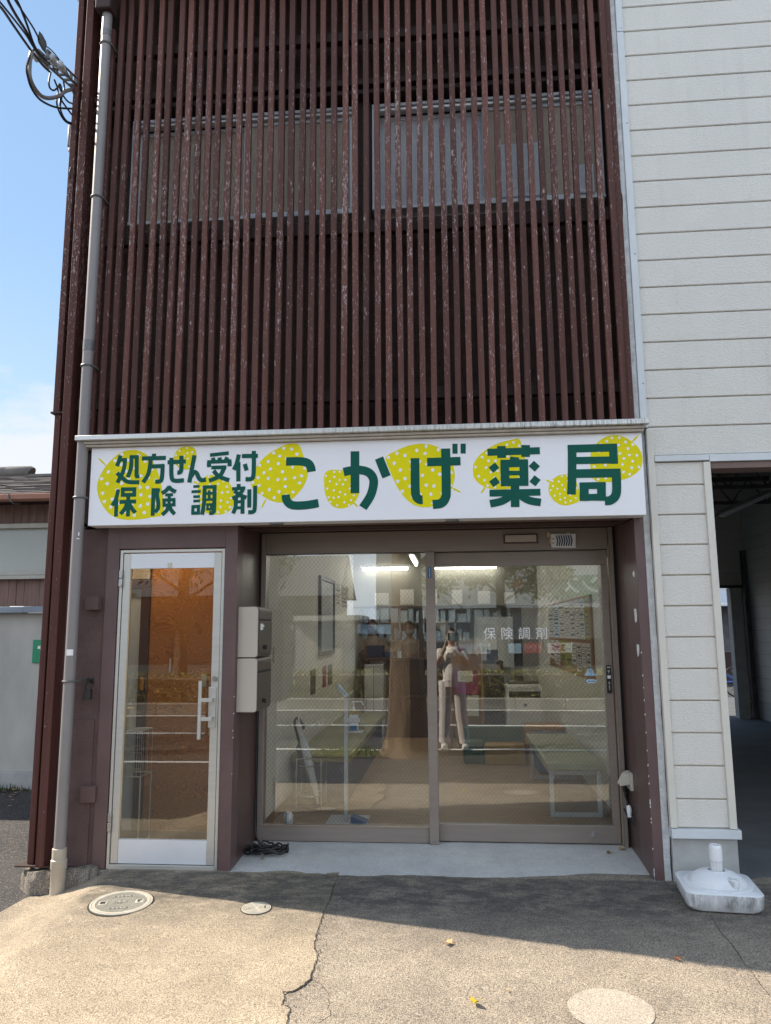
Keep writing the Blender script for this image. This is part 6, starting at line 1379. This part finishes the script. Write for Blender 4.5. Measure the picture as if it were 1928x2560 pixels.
def person(name, lab, pos, face, H, pose, top, bottom, mask=False, bun=True, group=None):
    """face: +1 looks towards +Y, -1 looks towards -Y"""
    X, Y, Z = pos; t = thing(name, lab, 'person', pos, group); k = H / 1.62
    P = lambda x, y, z: Vector((X + x * k * face, Y + y * k * face, Z + z * k))
    J = pose
    body = MB(); 
    body.tube([P(0, 0, .88), P(0, 0, 1.0), P(0, -.005, 1.15), P(0, 0, 1.28), P(0, 0, 1.34), P(0, 0.005, 1.385)], [.12 * k, .135 * k, .115 * k, .135 * k, .09 * k, .052 * k], 14, sx=1.25, sy=.8)
    body.tube([P(0, 0, 1.33), P(0, .008, 1.40), P(0, .015, 1.45)], [.055 * k, .047 * k, .046 * k], 10)
    hc = P(0, .025, 1.51); body.ball(hc, (.072 * k, .086 * k, .108 * k), 18, 12); body.ball(P(0, .045, 1.455), (.052 * k, .058 * k, .055 * k), 14, 9)
    body.ball(P(0, .112, 1.493), (.012 * k, .016 * k, .018 * k), 8, 6)
    for s in (-1, 1):
        body.ball(P(s * .073, .015, 1.50), (.012 * k, .02 * k, .03 * k), 8, 6); body.ball(P(s * .03, .094, 1.515), (.016 * k, .008 * k, .010 * k), 8, 6)
        body.tube([P(s * .15, 0, 1.315), P(*J['elbow'][0 if s < 0 else 1]), P(*J['wrist'][0 if s < 0 else 1])], [.05 * k, .038 * k, .026 * k], 10)
        w = P(*J['wrist'][0 if s < 0 else 1]); e = P(*J['elbow'][0 if s < 0 else 1]); hd = Vector(J['hand'][0 if s < 0 else 1]); hd = Vector((hd.x * face, hd.y * face, hd.z)); sd_ = Vector((-s * face, 0, .2)) if abs(hd.z) > .6 else Vector((0, 0, 1)); cu = Vector((-s * face, 0, 0)) if abs(hd.z) <= .6 or True else Vector((0, face, 0))
        if abs(hd.z) > .6: sd_ = Vector((0, -face, .1))
        hand(body, w, hd, sd_, cu, 1)
        body.tube([P(s * .085, 0, .90), P(*J['knee'][0 if s < 0 else 1]), P(*J['ankle'][0 if s < 0 else 1])], [.088 * k, .058 * k, .038 * k], 12)
        a = J['ankle'][0 if s < 0 else 1]; body.tube([P(a[0], a[1] - .03, .035), P(a[0], a[1] + .12, .03)], [.035 * k, .03 * k], 10)
    finish_body('body', body, m_skin, t, .009)
    eyes = MB(); [eyes.ball(P(s * .03, .1005, 1.516), (.011 * k, .005 * k, .005 * k), 8, 6) for s in (-1, 1)]; obj('eyes', eyes, m_dkframe, t); obj('mouth', MB().ball(P(0, .105, 1.452), (.02 * k, .006 * k, .005 * k), 8, 6), m_pink, t)
    hair = MB(); hair.ball(P(0, .008, 1.53), (.083 * k, .095 * k, .102 * k), 18, 12); hair.ball(P(0, -.045, 1.47), (.074 * k, .06 * k, .085 * k), 14, 9)
    if bun: hair.ball(P(0, -.11, 1.52), (.042 * k, .042 * k, .042 * k), 12, 8)
    hair.v = [v if (v - P(0, .025, 1.5)).y * face < .055 * k or v.z > P(0, 0, 1.555).z else P((v.x - X) * face / k, .02, (v.z - Z) / k) for v in hair.v]
    finish_body('hair', hair, m_hair, t, .008)
    if mask: obj('face_mask', MB().ball(P(0, .062, 1.465), (.062 * k, .06 * k, .045 * k), 14, 9), m_mask, t)
    sh_ = MB(); sh_.tube([P(0, 0, .90), P(0, 0, 1.0), P(0, -.005, 1.15), P(0, 0, 1.28), P(0, 0, 1.345), P(0, .003, 1.372)], [.145 * k, .15 * k, .135 * k, .152 * k, .11 * k, .066 * k], 16, sx=1.25, sy=.84)
    for s in (0, 1): sg_ = -1 if s == 0 else 1; e = P(*J['elbow'][s]); a = P(sg_ * .135, 0, 1.315); sh_.tube([a, a + (e - a) * .45, a + (e - a) * .82], [.068 * k, .062 * k, .064 * k], 12)
    finish_body('shirt', sh_, top, t, .010)
    tr = MB(); tr.tube([P(0, 0, .82), P(0, 0, .90), P(0, 0, .985)], [.135 * k, .145 * k, .135 * k], 16, sx=1.2, sy=.85)
    for s in (0, 1): sg_ = -1 if s == 0 else 1; a = J['ankle'][s]; tr.tube([P(sg_ * .085, 0, .90), P(*J['knee'][s]), P(a[0], a[1], .07)], [.105 * k, .082 * k, .074 * k], 12)
    finish_body('trousers', tr, bottom, t, .010)
    for s in (0, 1):
        a = J['ankle'][s]; m_ = MB(); m_.tube([P(a[0], a[1] - .06, .04), P(a[0], a[1] + .03, .045), P(a[0], a[1] + .12, .035), P(a[0], a[1] + .17, .028)], [.038 * k, .046 * k, .042 * k, .03 * k], 12, sx=1, sy=.85); m_.box(P(a[0] - .045, 0, 0).x, P(a[0] + .045, 0, 0).x, P(0, a[1] - .1, 0).y, P(0, a[1] + .2, 0).y, Z, Z + .02) if face > 0 else m_.box(P(a[0] + .045, 0, 0).x, P(a[0] - .045, 0, 0).x, P(0, a[1] + .2, 0).y, P(0, a[1] - .1, 0).y, Z, Z + .02)
        obj('shoe', m_, m_shoe, t)
    return t
photo_pose = dict(elbow=[(-.20, .10, 1.12), (.20, .10, 1.12)], wrist=[(-.085, .22, 1.36), (.085, .22, 1.36)], hand=[(.15, .2, .9), (-.15, .2, .9)], knee=[(-.10, .02, .47), (.11, .03, .47)], ankle=[(-.12, 0, .08), (.16, .04, .08)])
person('person', 'person in white top and pale trousers holding up a phone, mirrored in the sliding door', (2.05, -4.93, g(2.05, -4.93) + .003), 1, 1.62, photo_pose, m_tee, m_jean)
t = thing('phone', 'dark phone held up in both hands of the mirrored person', 'phone', (2.07, -4.62, 1.36)); obj('phone_body', B(2.005, 2.16, -4.625, -4.616, 1.235, 1.345), m_dkframe, t, .006, 3)
staff_pose = dict(elbow=[(-.22, .02, 1.10), (.22, .02, 1.10)], wrist=[(-.14, .22, 1.10), (.14, .22, 1.10)], hand=[(.3, .9, 0), (-.3, .9, 0)], knee=[(-.09, .01, .48), (.09, .01, .48)], ankle=[(-.09, 0, .08), (.09, 0, .08)])
person('person', 'masked staff member in cream tunic behind the counter beside the navy box', (.93, 6.32, FZ), -1, 1.50, staff_pose, m_tunic, m_navyv, True)
person('person', 'masked staff member in cream tunic behind the counter left of the mullion', (1.46, 6.32, FZ), -1, 1.47, staff_pose, m_tunic, m_navyv, True)
